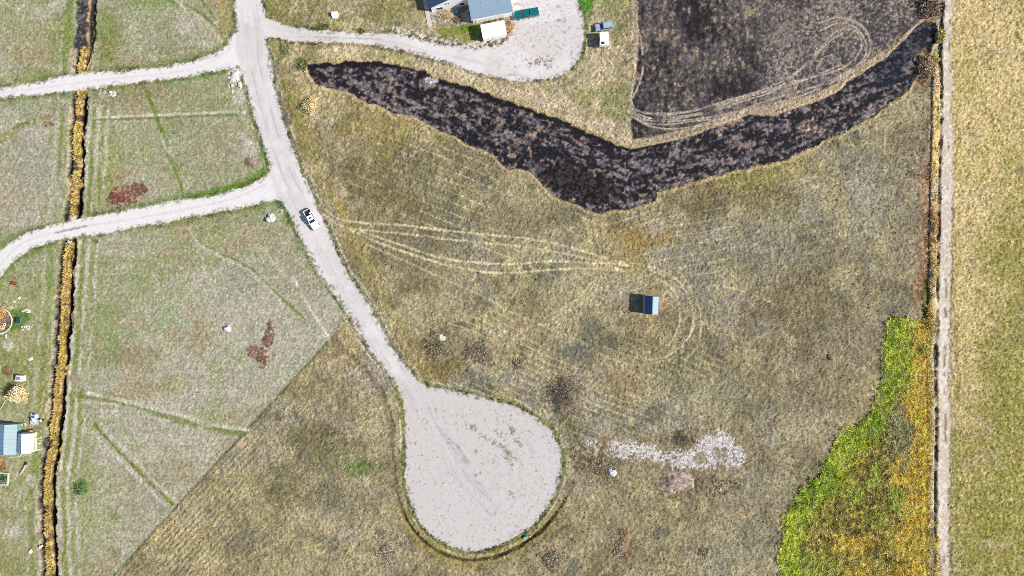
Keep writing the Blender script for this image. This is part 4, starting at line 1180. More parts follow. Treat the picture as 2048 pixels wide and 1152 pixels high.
# main house with its gable to the yard
t = thing('gabled_house', 'white gabled house with dark slate blue roof at the top edge above the gravel yard', 'house', (-20.75, 71.75, 0), A0)
wl, dp, eh, rh = 10.6, 12.0, 2.9, 5.9
wall_box(t, wl, dp, eh, M_white)
bm = bmesh.new()
for yy in (0.0,):
    vs = [(0, yy, eh + .002), (wl, yy, eh + .002), (wl / 2, yy, rh - .12)]
    a = [bm.verts.new(v) for v in vs]
    b_ = [bm.verts.new((v[0], v[1] + .12, v[2])) for v in vs]
    bm.faces.new(a), bm.faces.new(b_[::-1])
    for i in range(3):
        bm.faces.new((a[i], a[(i + 1) % 3], b_[(i + 1) % 3], b_[i]))
obj('gable', bm, M_white, t)
sl = (rh - eh) / (wl / 2)
bm = bmesh.new()
slab(bm, [(-0.5, -0.12, eh - .5 * sl + .1), (wl / 2, -0.12, rh + .1), (wl / 2, dp, rh + .1), (-0.5, dp, eh - .5 * sl + .1)], 0.15)
obj('roof', bm, M_shingle2, t)
bm = bmesh.new()
slab(bm, [(wl / 2 + .004, -0.12, rh + .1), (wl + .5, -0.12, eh - .5 * sl + .1), (wl + .5, dp, eh - .5 * sl + .1), (wl / 2 + .004, dp, rh + .1)], 0.15)
obj('roof', bm, M_shingle2, t)
for vx in (3.9, 4.6):
    bm = bmesh.new()
    tube(bm, (vx, -0.05, 3.3), (vx, 0.0, 3.3), 0.26 if vx < 4 else 0.18, 12)
    obj('vent', bm, M_dark, t)
window(t, 2.2, 0, 1.5, 1.4, 1.1)
window(t, 8.0, 0, 1.5, 1.2, 1.1)

# round barrels / barbecue by the wall
for (px_, py_), lb, r_ in (((914, 21), 'dark blue round lidded barbecue standing below the white gable wall', .62), ((928, 6), 'blue round tub close to the garage corner of the white gable wall', .5)):
    x, y = W(px_, py_, 1)
    t = thing('barbecue' if r_ > .55 else 'tub', lb, 'barbecue' if r_ > .55 else 'tub', (x, y, 0))
    bm = bmesh.new()
    tube(bm, (0, 0, .35), (0, 0, .85), r_ * .7, 14, r_)
    obj('bowl', bm, M_dark if r_ > .55 else M_bluep, t)
    bm = bmesh.new()
    tube(bm, (0, 0, .852), (0, 0, 1.15), r_, 14, r_ * .35)
    ld = obj('lid', bm, M_bluep, t)
    bm = bmesh.new()
    box(bm, (0, 0, 1.19), (.3, .08, .07))
    obj('handle', bm, M_dark, ld)
    for k in range(3):
        bm = bmesh.new()
        a_ = k * 2.094
        tube(bm, (.35 * math.cos(a_), .35 * math.sin(a_), 0), (.25 * math.cos(a_), .25 * math.sin(a_), .4), .03, 6)
        obj('leg', bm, M_dark, t)

# concrete walkway: slabs
t = thing('concrete_walkway', 'straight pale concrete walkway along the west side of the gabled house', 'walkway', (-21.3, 67.9, 0.0), A0 - .005)
for k in range(8):
    bm = bmesh.new()
    box(bm, (0, .75 + k * 1.52, 0.06), (1.12, 1.49, 0.14))
    obj('paving_slab', bm, M_concrete, t)
bm = bmesh.new()
box(bm, (.05, -.55, 0.03), (1.0, .9, 0.1))
obj('paving_slab', bm, new_mat('worn_concrete', C(206, 192, 184), .9, noise=.2, nscale=2), t)
# timber edging of the gravel yard
t = thing('timber_edging', 'thin timber edging between the gravel yard and the green strip of lawn', 'edging', (W(866, 58)[0], W(866, 58)[1], 0), math.radians(11))
for k in range(4):
    bm = bmesh.new()
    box(bm, (1.25 + k * 2.5, 0, .08), (2.45, .14, .22))
    obj('plank', bm, M_wood, t)


def gable_shed(name, label, cat, loc, rz, w, d, eh, rh, wallm, roofs, ridge='y', ribs=0, over=.1, group=None, door=True):
    """w along x, d along y, ridge parallel to y through x = w/2"""
    t = thing(name, label, cat, loc, rz, group)
    wall_box(t, w, d, eh, wallm, .08)
    for yy in (0, d - .08):
        bm = bmesh.new()
        vs = [(0, yy, eh + .002), (w, yy, eh + .002), (w / 2, yy, rh - .06)]
        a = [bm.verts.new(v) for v in vs]
        b_ = [bm.verts.new((v[0], v[1] + .08, v[2])) for v in vs]
        bm.faces.new(a), bm.faces.new(b_[::-1])
        for i in range(3):
            bm.faces.new((a[i], a[(i + 1) % 3], b_[(i + 1) % 3], b_[i]))
        obj('gable', bm, wallm, t)
    sl = (rh - eh) / (w / 2)
    for sgn, m in ((-1, roofs[0]), (1, roofs[1])):
        bm = bmesh.new()
        xe = w / 2 + sgn * (w / 2 + over)
        slab(bm, [(xe, -over, eh - over * sl + .06), (w / 2 + sgn * .003, -over, rh + .06), (w / 2 + sgn * .003, d + over, rh + .06), (xe, d + over, eh - over * sl + .06)], .05)
        r_ = obj('roof', bm, m, t)
        for k in range(ribs):
            bm = bmesh.new()
            yy = -over + .08 + k * (d + 2 * over - .16) / max(1, ribs - 1)
            a0 = Vector((xe, yy, eh - over * sl + .065))
            a1 = Vector((w / 2 + sgn * .03, yy, rh + .055))
            n_ = Vector((sgn * sl, 0, 1)).normalized() * .05
            vs = [a0 + Vector((0, -.05, 0)), a1 + Vector((0, -.05, 0)), a1 + Vector((0, .05, 0)), a0 + Vector((0, .05, 0))]
            lo = [bm.verts.new(v) for v in vs]
            hi = [bm.verts.new(v + n_) for v in vs]
            bm.faces.new(hi)
            for i in range(4):
                bm.faces.new((lo[i], lo[(i + 1) % 4], hi[(i + 1) % 4], hi[i]))
            obj('roof_rib', bm, m, r_)
    bm = bmesh.new()
    box(bm, (w / 2, d / 2, rh + .085), (.22, d + 2 * over, .05))
    obj('ridge_cap', bm, roofs[1], t)
    if door:
        bm = bmesh.new()
        box(bm, (w / 2, -.03, .98), (.9, .06, 1.9))
        dd = obj('door', bm, M_trim, t)
        bm = bmesh.new()
        box(bm, (w / 2 + .32, -.08, 1.0), (.06, .05, .18))
        obj('handle', bm, M_dark, dd)
    return t


gable_shed('field_shed', 'small field shed with steep ribbed metal roof standing alone in the brown pasture', 'shed', (W(1290, 628)[0] - .55, W(1290, 628)[1] + .15, 0), math.radians(-1.5), 3.35, 4.35, 2.5, 4.15, new_mat('pale_shed_wall', C(210, 206, 200), .8, noise=.1), (new_mat('shaded_metal_roof', C(54, 110, 180), .5, noise=.06), new_mat('pale_metal_roof', C(176, 204, 222), .45, noise=.06)), ribs=13)  # left slope's darker blue is shade put into the roof colour
gable_shed('barn', 'pale blue roofed barn cut by the left edge, larger of the two joined sheds', 'barn', (-132.3, -42.6, 0), math.radians(-1.6), 4.8, 7.6, 2.05, 3.05, new_mat('teal_barn_wall', C(130, 172, 182), .7, noise=.1), (M_roofshade, M_roofpale), ribs=9)
gable_shed('lean_shed', 'white roofed small shed built against the pale blue barn beside the reedy ditch', 'shed', (-126.75, -42.25, 0), math.radians(-1.2), 3.2, 4.9, 2.45, 3.25, new_mat('cream_wall', C(238, 232, 214), .7, noise=.06), (new_mat('shaded_white_sheet', C(170, 204, 240), .5), M_roofwhite), ribs=7)  # white roof's left slope tinted blue to carry its shade

# flat white shed in front of the garage
t = thing('white_shed', 'low shed with plain white roof between the garage and the gravel pad', 'shed', (*W(966.5, 76.5, 2.5), 0), A0)
wall_box(t, 6.05, 3.45, 2.4, M_white, .08)
bm = bmesh.new()
slab(bm, [(-.12, -.12, 2.5), (6.17, -.12, 2.5), (6.17, 1.72, 2.68), (-.12, 1.72, 2.68)], .06)
obj('roof', bm, M_roofwhite, t)
bm = bmesh.new()
slab(bm, [(-.12, 1.724, 2.68), (6.17, 1.724, 2.68), (6.17, 3.57, 2.5), (-.12, 3.57, 2.5)], .06)
obj('roof', bm, M_roofwhite, t)
bm = bmesh.new()
box(bm, (3.0, -.03, 1.0), (1.1, .06, 1.95))
obj('door', bm, M_trim, t)
for k in range(6):
    bm = bmesh.new()
    box(bm, (.5 + k, 1.72, 2.7), (.03, 3.5, .02))
    bm.free()

# white block hut on the upper lawn
x, y = W(669, 29, .8)
t = thing('pump_hut', 'small white pump hut on the lawn above the curving driveway', 'hut', (x, y, 0), math.radians(4))
bm = bmesh.new()
box(bm, (.05, .2, .42), (1.55, .95, .9))
obj('body', bm, M_white, t)
bm = bmesh.new()
box(bm, (.05, .2, .91), (1.68, 1.08, .07), top=(.96, .94))
obj('lid', bm, M_roofwhite, t)
bm = bmesh.new()
box(bm, (.0, -.58, .3), (1.3, .45, .6))
obj('step', bm, M_white, t)
x, y = W(38, 757, 1.3)
t = thing('well_house', 'small white box hut with grey roof hatch on the lawn above the yellow tree', 'hut', (x, y, 0), math.radians(-4))
bm = bmesh.new()
box(bm, (0, 0, .62), (1.65, 1.4, 1.3))
obj('body', bm, M_white, t)
bm = bmesh.new()
box(bm, (0, 0, 1.31), (1.78, 1.52, .08), top=(.95, .95))
rf = obj('roof', bm, M_roofwhite, t)
bm = bmesh.new()
box(bm, (-.15, .05, 1.39), (1.0, .85, .08))
obj('hatch', bm, new_mat('grey_hatch', C(150, 170, 178), .4), rf)
x, y = W(1051, 1076, .6)
t = thing('utility_cabinet', 'pale green utility cabinet beside the drain below the turning circle', 'cabinet', (x, y, 0), math.radians(12))
bm = bmesh.new()
box(bm, (0, 0, .35), (.85, .6, .76))
obj('body', bm, M_tealbox, t)
bm = bmesh.new()
box(bm, (0, 0, .76), (.95, .68, .06), top=(.92, .9))
obj('lid', bm, M_tealbox, t)
bm = bmesh.new()
box(bm, (0, -.32, .38), (.6, .04, .55))
obj('door', bm, M_tealbox, t)
t = thing('marker_post', 'short white marker post beside the pale green utility cabinet', 'post', (*W(1061, 1071), 0))
bm = bmesh.new()
tube(bm, (0, 0, -.1), (0, 0, .9), .09, 8)
obj('shaft', bm, M_white, t)
bm = bmesh.new()
tube(bm, (0, 0, .9), (0, 0, .98), .11, 8)
obj('cap', bm, M_white, t)


# ------------------------------------------------------------------ vehicles
def wheel(t, x, y, r=.38, w=.26):
    bm = bmesh.new()
    tube(bm, (x, y - w / 2, r), (x, y + w / 2, r), r, 16)
    ty = obj('wheel', bm, M_black, t, bevel=0)
    bm = bmesh.new()
    sg = 1 if y > 0 else -1
    tube(bm, (x, y + sg * (w / 2 - .01), r), (x, y + sg * (w / 2 + .015), r), r * .58, 12)
    obj('rim', bm, M_chrome, ty)


def cabin(t, paint, x0, x1, tx0, tx1, z0, z1, hw, inset, glass_side=(0.0, 1.0), npanes=2):
    """glasshouse frustum: foot x0..x1, roof tx0..tx1; panes stand 6 mm proud"""
    bm = bmesh.new()
    hi = hw - inset
    B = [(x0, -hw, z0), (x1, -hw, z0), (x1, hw, z0), (x0, hw, z0)]
    T = [(tx0, -hi, z1), (tx1, -hi, z1), (tx1, hi, z1), (tx0, hi, z1)]
    vb = [bm.verts.new(v) for v in B]
    vt = [bm.verts.new(v) for v in T]
    bm.faces.new(vb[::-1])
    bm.faces.new(vt)
    for i in range(4):
        j = (i + 1) % 4
        bm.faces.new((vb[i], vb[j], vt[j], vt[i]))
    obj('cab', bm, paint, t, bevel=.05)

    def lerp(a, b, k):
        return tuple(a[i] + (b[i] - a[i]) * k for i in range(3))

    def pane(nm, p00, p10, p11, p01, u0, u1, v0, v1, off):
        c = []
        for u, v in ((u0, v0), (u1, v0), (u1, v1), (u0, v1)):
            p = lerp(lerp(p00, p10, u), lerp(p01, p11, u), v)
            c.append(Vector(p) + Vector(off))
        bm = bmesh.new()
        n_ = Vector(off).normalized() * .02
        f = [bm.verts.new(v) for v in c]
        g = [bm.verts.new(v - n_) for v in c]
        bm.faces.new(f), bm.faces.new(g[::-1])
        for i in range(4):
            bm.faces.new((f[i], f[(i + 1) % 4], g[(i + 1) % 4], g[i]))
        obj(nm, bm, M_glass, t)
    pane('windscreen', B[1], B[2], T[2], T[1], .07, .93, .1, .9, (.012, 0, .006))
    pane('rear_window', B[0], B[3], T[3], T[0], .1, .9, .25, .85, (-.012, 0, .006))
    for k in range(npanes):
        a = .06 + k * .9 / npanes
        b_ = a + .86 / npanes
        pane('side_window', B[0], B[1], T[1], T[0], a, b_, .15, .86, (0, -.012, .004))
        pane('side_window', B[3], B[2], T[2], T[3], a, b_, .15, .86, (0, .012, .004))


def common(t, paint, L, hw, zb, zh, x_mirror):
    for sy in (-1, 1):
        bm = bmesh.new()
        box(bm, (L / 2 - .04, sy * (hw - .28), zh - .14), (.12, .36, .2))
        obj('headlight', bm, M_lens, t)
        bm = bmesh.new()
        box(bm, (-L / 2 + .02, sy * (hw - .14), zh - .1), (.08, .2, .32))
        obj('tail_light', bm, M_red, t)
        bm = bmesh.new()
        box(bm, (x_mirror, sy * (hw + .12), zh + .12), (.14, .26, .18))
        obj('mirror', bm, paint, t)
        for x in (L / 2 - .95, -L / 2 + 1.15):
            wheel(t, x, sy * (hw - .14))
    for x, nm in ((L / 2 + .03, 'bumper'), (-L / 2 - .03, 'bumper')):
        bm = bmesh.new()
        box(bm, (x, 0, .55), (.16, hw * 1.9, .24))
        obj(nm, bm, M_chrome, t, bevel=.03)


def bonnet(t, paint, xa, xb, hw, zb, z0, z1):
    bm = bmesh.new()
    prism(bm, [(xa, zb), (xb, zb), (xb, z0 - .12), (xb - .12, z0), (xa, z1)], -hw, hw, inset=lambda x, z: .10 if x > xb - .2 else 0)
    obj('bonnet', bm, paint, t, bevel=.06)


# white pickup driving down the gravel road
x, y = W(623, 438.6, 1.0)
t = thing('pickup_truck', 'white pickup truck with sunroof and open bed on the main gravel road', 'pickup truck', (x, y, .05), math.radians(-61))
L, hw = 5.55, 1.0
bonnet(t, M_carw, .95, L / 2, hw, .42, 1.04, 1.14)
bm = bmesh.new()
box(bm, (-.12, 0, .77), (2.14, hw * 2, .72))
obj('body', bm, M_carw, t, bevel=.05)
cabin(t, M_carw, -1.15, 1.0, -1.0, .25, 1.13, 1.82, .95, .16)
bm = bmesh.new()
box(bm, (-.28, 0, 1.822), (.36, .8, .03))
obj('sunroof', bm, M_glass, t)
bm = bmesh.new()
box(bm, (-1.98, 0, .62), (1.55, 1.74, .08))
bedo = obj('bed', bm, M_dark, t)
for sy in (-1, 1):
    bm = bmesh.new()
    box(bm, (-1.98, sy * .94, .78), (1.56, .13, .74))
    obj('bed_side', bm, M_carw, bedo, bevel=.03)
bm = bmesh.new()
box(bm, (-2.73, 0, .8), (.09, 1.74, .68))
obj('tailgate', bm, M_carw, bedo, bevel=.02)
common(t, M_carw, L, hw, .42, 1.02, .85)
bm = bmesh.new()
lump(bm, (0, 0, .30), (.28, .5, .4), 5, .8, .2)
s_ = obj('sack', bm, M_white, None, smooth=True)
s_.location = (x + .1 + math.cos(math.radians(-61)) * -1.75 + .45, y + math.sin(math.radians(-61)) * -1.75 + .2, .73)
s_.rotation_euler = (0, 0, math.radians(-55))
tag(s_, 'white sack lying in the bed of the white pickup', 'sack')

# teal pickup with canopy
x, y = W(1053, 27.2, 1.0)
t = thing('pickup_truck', 'teal green pickup truck with matching bed canopy parked beside the garage', 'pickup truck', (x, y, .05), math.radians(190.5))
L, hw = 6.3, 1.02
bonnet(t, M_teal, 1.35, L / 2, hw, .42, 1.05, 1.16)
bm = bmesh.new()
box(bm, (.35, 0, .78), (2.0, hw * 2, .74))
obj('body', bm, M_teal, t, bevel=.05)
cabin(t, M_teal, -.75, 1.45, -.62, .6, 1.15, 1.84, .96, .15)
bm = bmesh.new()
box(bm, (-1.92, 0, .8), (2.45, hw * 2, .76))
obj('bed', bm, M_teal, t, bevel=.05)
bm = bmesh.new()
box(bm, (-1.96, 0, 1.5), (2.36, 1.9, .62), top=(.97, .84))
cn = obj('canopy', bm, M_teal, t, bevel=.05)
for sy in (-1, 1):
    bm = bmesh.new()
    box(bm, (-1.96, sy * .893, 1.46), (1.7, .03, .3))
    obj('canopy_window', bm, M_glass, cn)
common(t, M_teal, L, hw, .42, 1.04, 1.1)

# estate / suv on the grass
x, y = W(1208.6, 52.6, 1.0)
t = thing('suv', 'pale silver blue SUV parked on the grass against the white camper', 'suv', (x, y, .03), math.radians(189.5))
L, hw = 4.6, .93
bonnet(t, M_silver, .85, L / 2, hw, .4, .98, 1.08)
bm = bmesh.new()
box(bm, (-.7, 0, .75), (3.14, hw * 2, .72))
obj('body', bm, M_silver, t, bevel=.06)
cabin(t, M_silver, -2.2, 1.1, -2.0, .35, 1.08, 1.74, .9, .15, npanes=3)
for sy in (-1, 1):
    bm = bmesh.new()
    box(bm, (-.85, sy * .62, 1.79), (1.9, .05, .05))
    obj('roof_rail', bm, M_chrome, t)
common(t, M_silver, L, hw, .4, .98, .8)

# camper
x, y = W(1208, 77.5, 2.0)
t = thing('camper', 'white camper trailer with a dark roof hatch standing on grass behind the SUV', 'camper', (x, y, .0), math.radians(3))
bm = bmesh.new()
prism(bm, [(-1.65, .5), (1.5, .5), (1.75, 1.5), (1.6, 2.55), (-1.75, 2.55), (-1.8, 1.4)], -1.12, 1.12)
bmesh.ops.rotate(bm, verts=bm.verts, cent=(0, 0, 0), matrix=Matrix.Rotation(math.radians(90), 3, 'Z'))
obj('body', bm, M_white, t, bevel=.06)
bm = bmesh.new()
box(bm, (-.42, -1.22, 2.57), (.85, .62, .07))
obj('roof_hatch', bm, M_dark, t)
bm = bmesh.new()
box(bm, (.2, .5, 2.6), (.4, .4, .12))
obj('roof_vent', bm, M_trim, t)
for sx in (-1, 1):
    wheel_bm = bmesh.new()
    tube(wheel_bm, (sx * 1.05 - .1, -.1, .34), (sx * 1.05 + .1, -.1, .34), .34, 14)
    obj('wheel', wheel_bm, M_black, t)
    bm = bmesh.new()
    box(bm, (sx * 1.15, .2, 1.75), (.06, 1.1, .5))
    obj('window', bm, M_glass, t)
bm = bmesh.new()
box(bm, (1.15, -.95, 1.35), (.06, .6, 1.6))
obj('door', bm, M_trim, t)
bm = bmesh.new()
box(bm, (0, 0, .4), (1.9, 3.0, .12))
fr_ = obj('chassis', bm, M_dark, t)
bm = bmesh.new()
tube(bm, (0, -1.5, .42), (0, -2.2, .42), .06, 6)
obj('tow_bar', bm, M_dark, fr_)


# ------------------------------------------------------------------ shrubs, trees, brush heaps
def leaf_mesh(name, parent, n, R, h, size, cols, asp=.32, seed=0, hollow=.45, flat=.35):
    r_ = np.random.default_rng(seed)
    # clumped sprays: centres first, then leaves round them
    nc = max(6, n // 16)
    a = r_.uniform(0, 2 * np.pi, nc)
    e = np.arccos(r_.uniform(0.02, 1, nc))
    rad = r_.uniform(hollow, 1.0, nc) * (1 + .28 * np.sin(3 * a + seed) + r_.normal(0, .12, nc))
    cx = R[0] * np.sin(e) * np.cos(a) * rad
    cy = R[1] * np.sin(e) * np.sin(a) * rad
    cz = h * (flat + (1 - flat) * np.cos(e) * rad)
    k = r_.integers(0, nc, n)
    sp = .22 * min(R)
    P = np.stack([cx[k] + r_.normal(0, sp, n), cy[k] + r_.normal(0, sp, n), np.maximum(.03, cz[k] + r_.normal(0, sp * .6, n))], -1)
    ccol = np.array(cols, np.float32)[r_.integers(0, len(cols), nc)]
    cc = ccol[k] * np.exp(r_.normal(0, .25, n))[:, None]
    cc = 1.45 * (.78 * cc + .22 * cc.mean(-1, keepdims=True))
    d = r_.normal(0, 1, (n, 3))
    d[:, 2] *= .6
    d /= np.linalg.norm(d, axis=1)[:, None]
    q_ = np.cross(d, r_.normal(0, 1, (n, 3)))
    q_ /= np.linalg.norm(q_, axis=1)[:, None]
    ln = r_.uniform(size * .55, size * 1.2, n)[:, None]
    wd2 = ln * asp
    co = np.stack([P - d * ln / 2, P + q_ * wd2, P + d * ln / 2, P - q_ * wd2], 1).reshape(-1, 3)
    rg = np.concatenate([np.repeat(np.clip(cc, .004, .8), 4, 0), np.ones((n * 4, 1), np.float32)], -1)
    me = raw_mesh(name, co, np.arange(n * 4).reshape(-1, 4), 4, M_plant, rg, smooth=False)
    return link_mesh(name, me, parent)


def stems(parent, n, R, h, r0, seed, nm='stem', mat=None):
    r_ = random.Random(seed)
    bm = bmesh.new()
    for k in range(n):
        a = r_.uniform(0, 6.283)
        q_ = r_.uniform(.3, .9)
        tube(bm, (.06 * math.cos(a), .06 * math.sin(a), -.1), (R[0] * q_ * math.cos(a), R[1] * q_ * math.sin(a), h * r_.uniform(.5, .9)), r0, 5, r0 * .3)
    return obj(nm, bm, mat or M_bark, parent)


def shrub(name, label, cat, px_, py_, R, h, n, size, cols, seed, group=None, rz=0, part='foliage', **kw):
    x, y = W(px_, py_)
    j, i = ground_at(np.array([x]), np.array([y]))
    t = thing(name, label, cat, (x, y, 0), rz, group)
    stems(t, 7, R, h, .05, seed)
    leaf_mesh(part, t, n, R, h, size, cols, seed=seed, **kw)
    return t


GOLD = [C(244, 206, 130) * 1.35, C(236, 194, 116) * 1.35, C(224, 174, 104) * 1.3, C(250, 222, 160) * 1.3]
BROWN = [C(152, 134, 110), C(124, 108, 88), C(178, 160, 136), C(104, 92, 76), C(156, 124, 96)]
shrub('round_bush', 'round dry golden bush on the verge right of the main gravel road', 'bush', 622, 213, (1.65, 2.0), 1.7, 2600, .3, GOLD + [C(206, 140, 90)], 11)
t = thing('yellow_tree', 'pale yellow leaved tree on the lawn above the two joined sheds', 'tree', (*W(46, 787), 0))
bm = bmesh.new()
tube(bm, (0, 0, -.1), (-.1, 0, 1.6), .16, 8, .1)
obj('trunk', bm, M_bark, t)
stems(t, 9, (1.7, 1.6), 3.4, .07, 21, 'limb')
leaf_mesh('crown', t, 3000, (2.1, 1.9), 3.6, .36, [C(255, 244, 206), C(255, 232, 170), C(250, 206, 104), C(255, 250, 232), C(240, 186, 80)], seed=22, flat=.42)
t = thing('garden_tree', 'golden brown tree in the round planting bed at the left edge', 'tree', (*W(7, 626), 0))
bm = bmesh.new()
tube(bm, (0, 0, -.1), (-.1, 0, 1.4), .14, 8, .09)
obj('trunk', bm, M_bark, t)
stems(t, 8, (1.3, 1.3), 2.4, .06, 31, 'limb')
leaf_mesh('crown', t, 1300, (1.6, 1.7), 2.6, .34, [C(222, 176, 84), C(206, 156, 72), C(186, 150, 84), C(232, 196, 110)], seed=32, flat=.45)
shrub('flower_shrub', 'small golden shrub below the garden tree in the round bed', 'shrub', 7.5, 656, (.75, .6), .7, 420, .22, GOLD, 33)
shrub('dry_shrub', 'straw coloured dead shrub sprawling in the gravel yard under the gable', 'shrub', 888, 31, (2.2, 1.6), .8, 2200, .3, [C(226, 194, 140) * 1.1, C(206, 174, 122), C(236, 210, 164) * 1.1, C(190, 170, 140)], 41, asp=.16)
shrub('dry_shrub', 'grey brown dead shrub in the shaded half of the gravel yard', 'shrub', 915, 39, (1.7, 1.2), .6, 900, .26, [C(176, 150, 116), C(196, 176, 140), C(140, 120, 100)], 42)
shrub('orange_shrub', 'orange brown feathery shrub beside the white shed roof', 'shrub', 1021, 58, (1.1, 1.7), 1.0, 1500, .28, [C(240, 190, 130), C(226, 160, 96), C(196, 130, 80), C(244, 214, 170)], 43)
shrub('low_hedge', 'low ragged row of plants between the garage wall and the white shed', 'hedge', 985, 41.5, (4.0, .45), .5, 520, .26, [C(150, 140, 70), C(186, 176, 110), C(120, 116, 60), C(206, 190, 150)], 44, rz=A0)
shrub('leafy_bush', 'dark green leafy bush in the pale grass right of the long ditch', 'bush', 162, 975, (1.5, 1.5), .9, 620, .3, [C(84, 128, 56), C(110, 146, 74), C(70, 110, 44), C(150, 160, 116)], 45)
shrub('tall_shrub', 'bright yellow green shrub at the top of the boundary ditch', 'shrub', 1878, 73, (1.2, 2.2), 1.6, 640, .34, [C(196, 196, 60), C(222, 196, 70), C(140, 150, 50)], 46)
shrub('tall_shrub', 'vivid lime shrub where the burnt strip meets the boundary ditch', 'shrub', 1867, 118, (1.2, 1.2), 1.3, 460, .32, [C(206, 214, 40), C(236, 196, 40), C(160, 170, 40)], 47)
shrub('thicket', 'brown leafless thicket at the top right corner of the burnt field', 'thicket', 1858, 14, (2.6, 3.6), 1.8, 1500, .5, BROWN + [C(190, 150, 120)], 48)
shrub('thicket', 'tan leafless thicket at the right end of the burnt strip', 'thicket', 1849, 136, (1.9, 3.6), 1.4, 1100, .45, [C(196, 160, 120), C(170, 134, 100), C(206, 176, 144), C(150, 120, 96)], 49)
for px_, py_, rx, ry, c, sd, lb in [
        (1868, 450, .8, 6.5, [C(230, 160, 60), C(206, 140, 50), C(240, 190, 90)], 50, 'long orange shrub row in the boundary ditch level with the field tracks'),
        (1865, 545, .8, 6.0, [C(236, 206, 50), C(206, 190, 50), C(250, 222, 90)], 51, 'yellow shrub row in the boundary ditch above the bright green meadow'),
        (1858, 632, .9, 3.0, [C(246, 206, 50), C(236, 190, 60)], 52, 'short bright yellow shrub at the top of the green meadow'),
        (1848, 698, 1.6, 1.7, [C(206, 214, 50), C(236, 206, 60), C(160, 180, 50)], 53, 'yellow green shrub in the upper meadow beside the pale ditch bank')]:
    shrub('ditch_shrub', lb, 'shrub', px_, py_, (rx, ry), 1.35, 900, .3, c, sd, 'shrubs along the boundary ditch')


def brush(label, px_, py_, R, h, seed, cols=BROWN, n=900, size=.55, mound=True, rz=0, name='brush_heap', cat='brush heap', mcol=(156, 142, 116), group='brush heaps in the pasture'):
    t = thing(name, label, cat, (*W(px_, py_), 0), rz, group)
    cols = [c * 1.45 for c in cols]
    if mound:
        n_ = 26
        u = np.linspace(-1.15, 1.15, n_)
        U, V = np.meshgrid(u, u)
        rr_ = np.sqrt(U * U + V * V) + .35 * fbm(U * 30 + seed * 50, V * 30, 22, 3, 170)
        k_ = np.clip(1 - rr_, -.25, 1)
        Z = h * .8 * np.where(k_ > 0, k_ ** .8, k_) + .22 * fbm(U * 30 + seed * 31, V * 30, 5, 2, 171) * np.clip(k_ * 3, 0, 1) - .03
        cv = mixn(fbm(U * 30 + seed * 9, V * 30, 6, 3, 172), C(*mcol) * .62, C(*mcol) * 1.1)
        ii = np.arange(n_ * n_).reshape(n_, n_)
        fq = np.stack([ii[:-1, :-1], ii[:-1, 1:], ii[1:, 1:], ii[1:, :-1]], -1).reshape(-1, 4)
        fq = fq[(Z.ravel()[fq] > -.12).any(1)]
        us, iv = np.unique(fq, return_inverse=True)
        co_ = np.stack([U * R[0], V * R[1], Z], -1).reshape(-1, 3)
        link_mesh('mound', raw_mesh('mound', co_[us], iv.reshape(-1, 4), 4, m_soil, np.concatenate([cv.reshape(-1, 3), np.ones((n_ * n_, 1))], -1)[us]), t)
    tag(leaf_mesh('twigs', t, int(n * 2.6), R, h, size * .8, cols, asp=.12, seed=seed, hollow=.1, flat=.2), kind='stuff')
    r_ = random.Random(seed)
    for k in range(5):
        bm = bmesh.new()
        a = r_.uniform(0, 6.28)
        q_ = r_.uniform(0, .7)
        b_ = r_.uniform(0, 6.28)
        ln = r_.uniform(.8, 1.8)
        c_ = Vector((R[0] * q_ * math.cos(a), R[1] * q_ * math.sin(a), h * .55))
        d_ = Vector((math.cos(b_), math.sin(b_), r_.uniform(-.2, .5))) * ln * .5
        tube(bm, c_ - d_, c_ + d_, .06, 6, .03)
        obj('branch', bm, M_bark, t)
    return t


brush('wide grey brown brush heap right of the road just above the turning circle', 962, 706, (3.6, 2.8), 1.1, 61, n=1300)
brush('tall dark brush heap at the top right shoulder of the turning circle', 1128, 788, (3.8, 4.6), 1.5, 62, cols=[C(120, 106, 88), C(94, 84, 70), C(150, 132, 110), C(72, 66, 58)], n=2000)
brush('small reddish brush heap between two larger brush heaps above the turning circle', 1036, 726, (1.6, 1.5), .7, 63, n=380)
brush('olive weedy brush heap nearest the road above the turning circle', 872, 694, (2.4, 3.2), .7, 64, cols=[C(126, 120, 84), C(150, 140, 104), C(96, 96, 70), C(170, 130, 96)], n=800, mound=False)
brush('dark brush heap with pale logs at the bottom edge right of the turning circle', 1108, 1116, (2.9, 2.7), 1.1, 65, cols=[C(110, 96, 84), C(150, 140, 130), C(84, 72, 62), C(196, 184, 160)], n=900)
brush('rusty brown brush heap beside a pale diagonal scrape at the bottom edge', 1245, 1092, (1.9, 2.9), .9, 66, cols=[C(176, 116, 86), C(196, 180, 164), C(120, 104, 92), C(140, 96, 72)], n=700, rz=-.25, mcol=(196, 176, 154))
brush('tiny grey twig heap right of the rusty brush heap', 1406, 1104, (1.1, 1.2), .5, 67, n=200, mound=False)
brush('pale tan soil mound below the white gravel spread', 1354, 966, (3.9, 3.1), 1.5, 68, cols=[C(196, 176, 156), C(170, 150, 130), C(140, 124, 110)], n=420, size=.35, name='soil_mound', cat='soil mound', mcol=(206, 184, 168), group=None)
brush('round weathered straw heap at the bottom edge left of the turning circle', 781, 1105, (3.2, 3.3), .9, 69, cols=[C(206, 186, 150), C(176, 160, 136), C(150, 136, 116), C(120, 108, 84)], n=1100, size=.5, name='straw_heap', cat='straw heap', mcol=(186, 168, 140), group=None)
brush('scatter of pale twigs right of the tan soil mound', 1440, 972, (3.0, 1.3), .5, 70, cols=[C(206, 190, 156), C(176, 160, 130), C(150, 136, 110)], n=420, mound=False)
brush('brown twig pile left of the small white gravel heap', 1200, 936, (2.6, 2.2), .7, 71, n=600, mound=False)
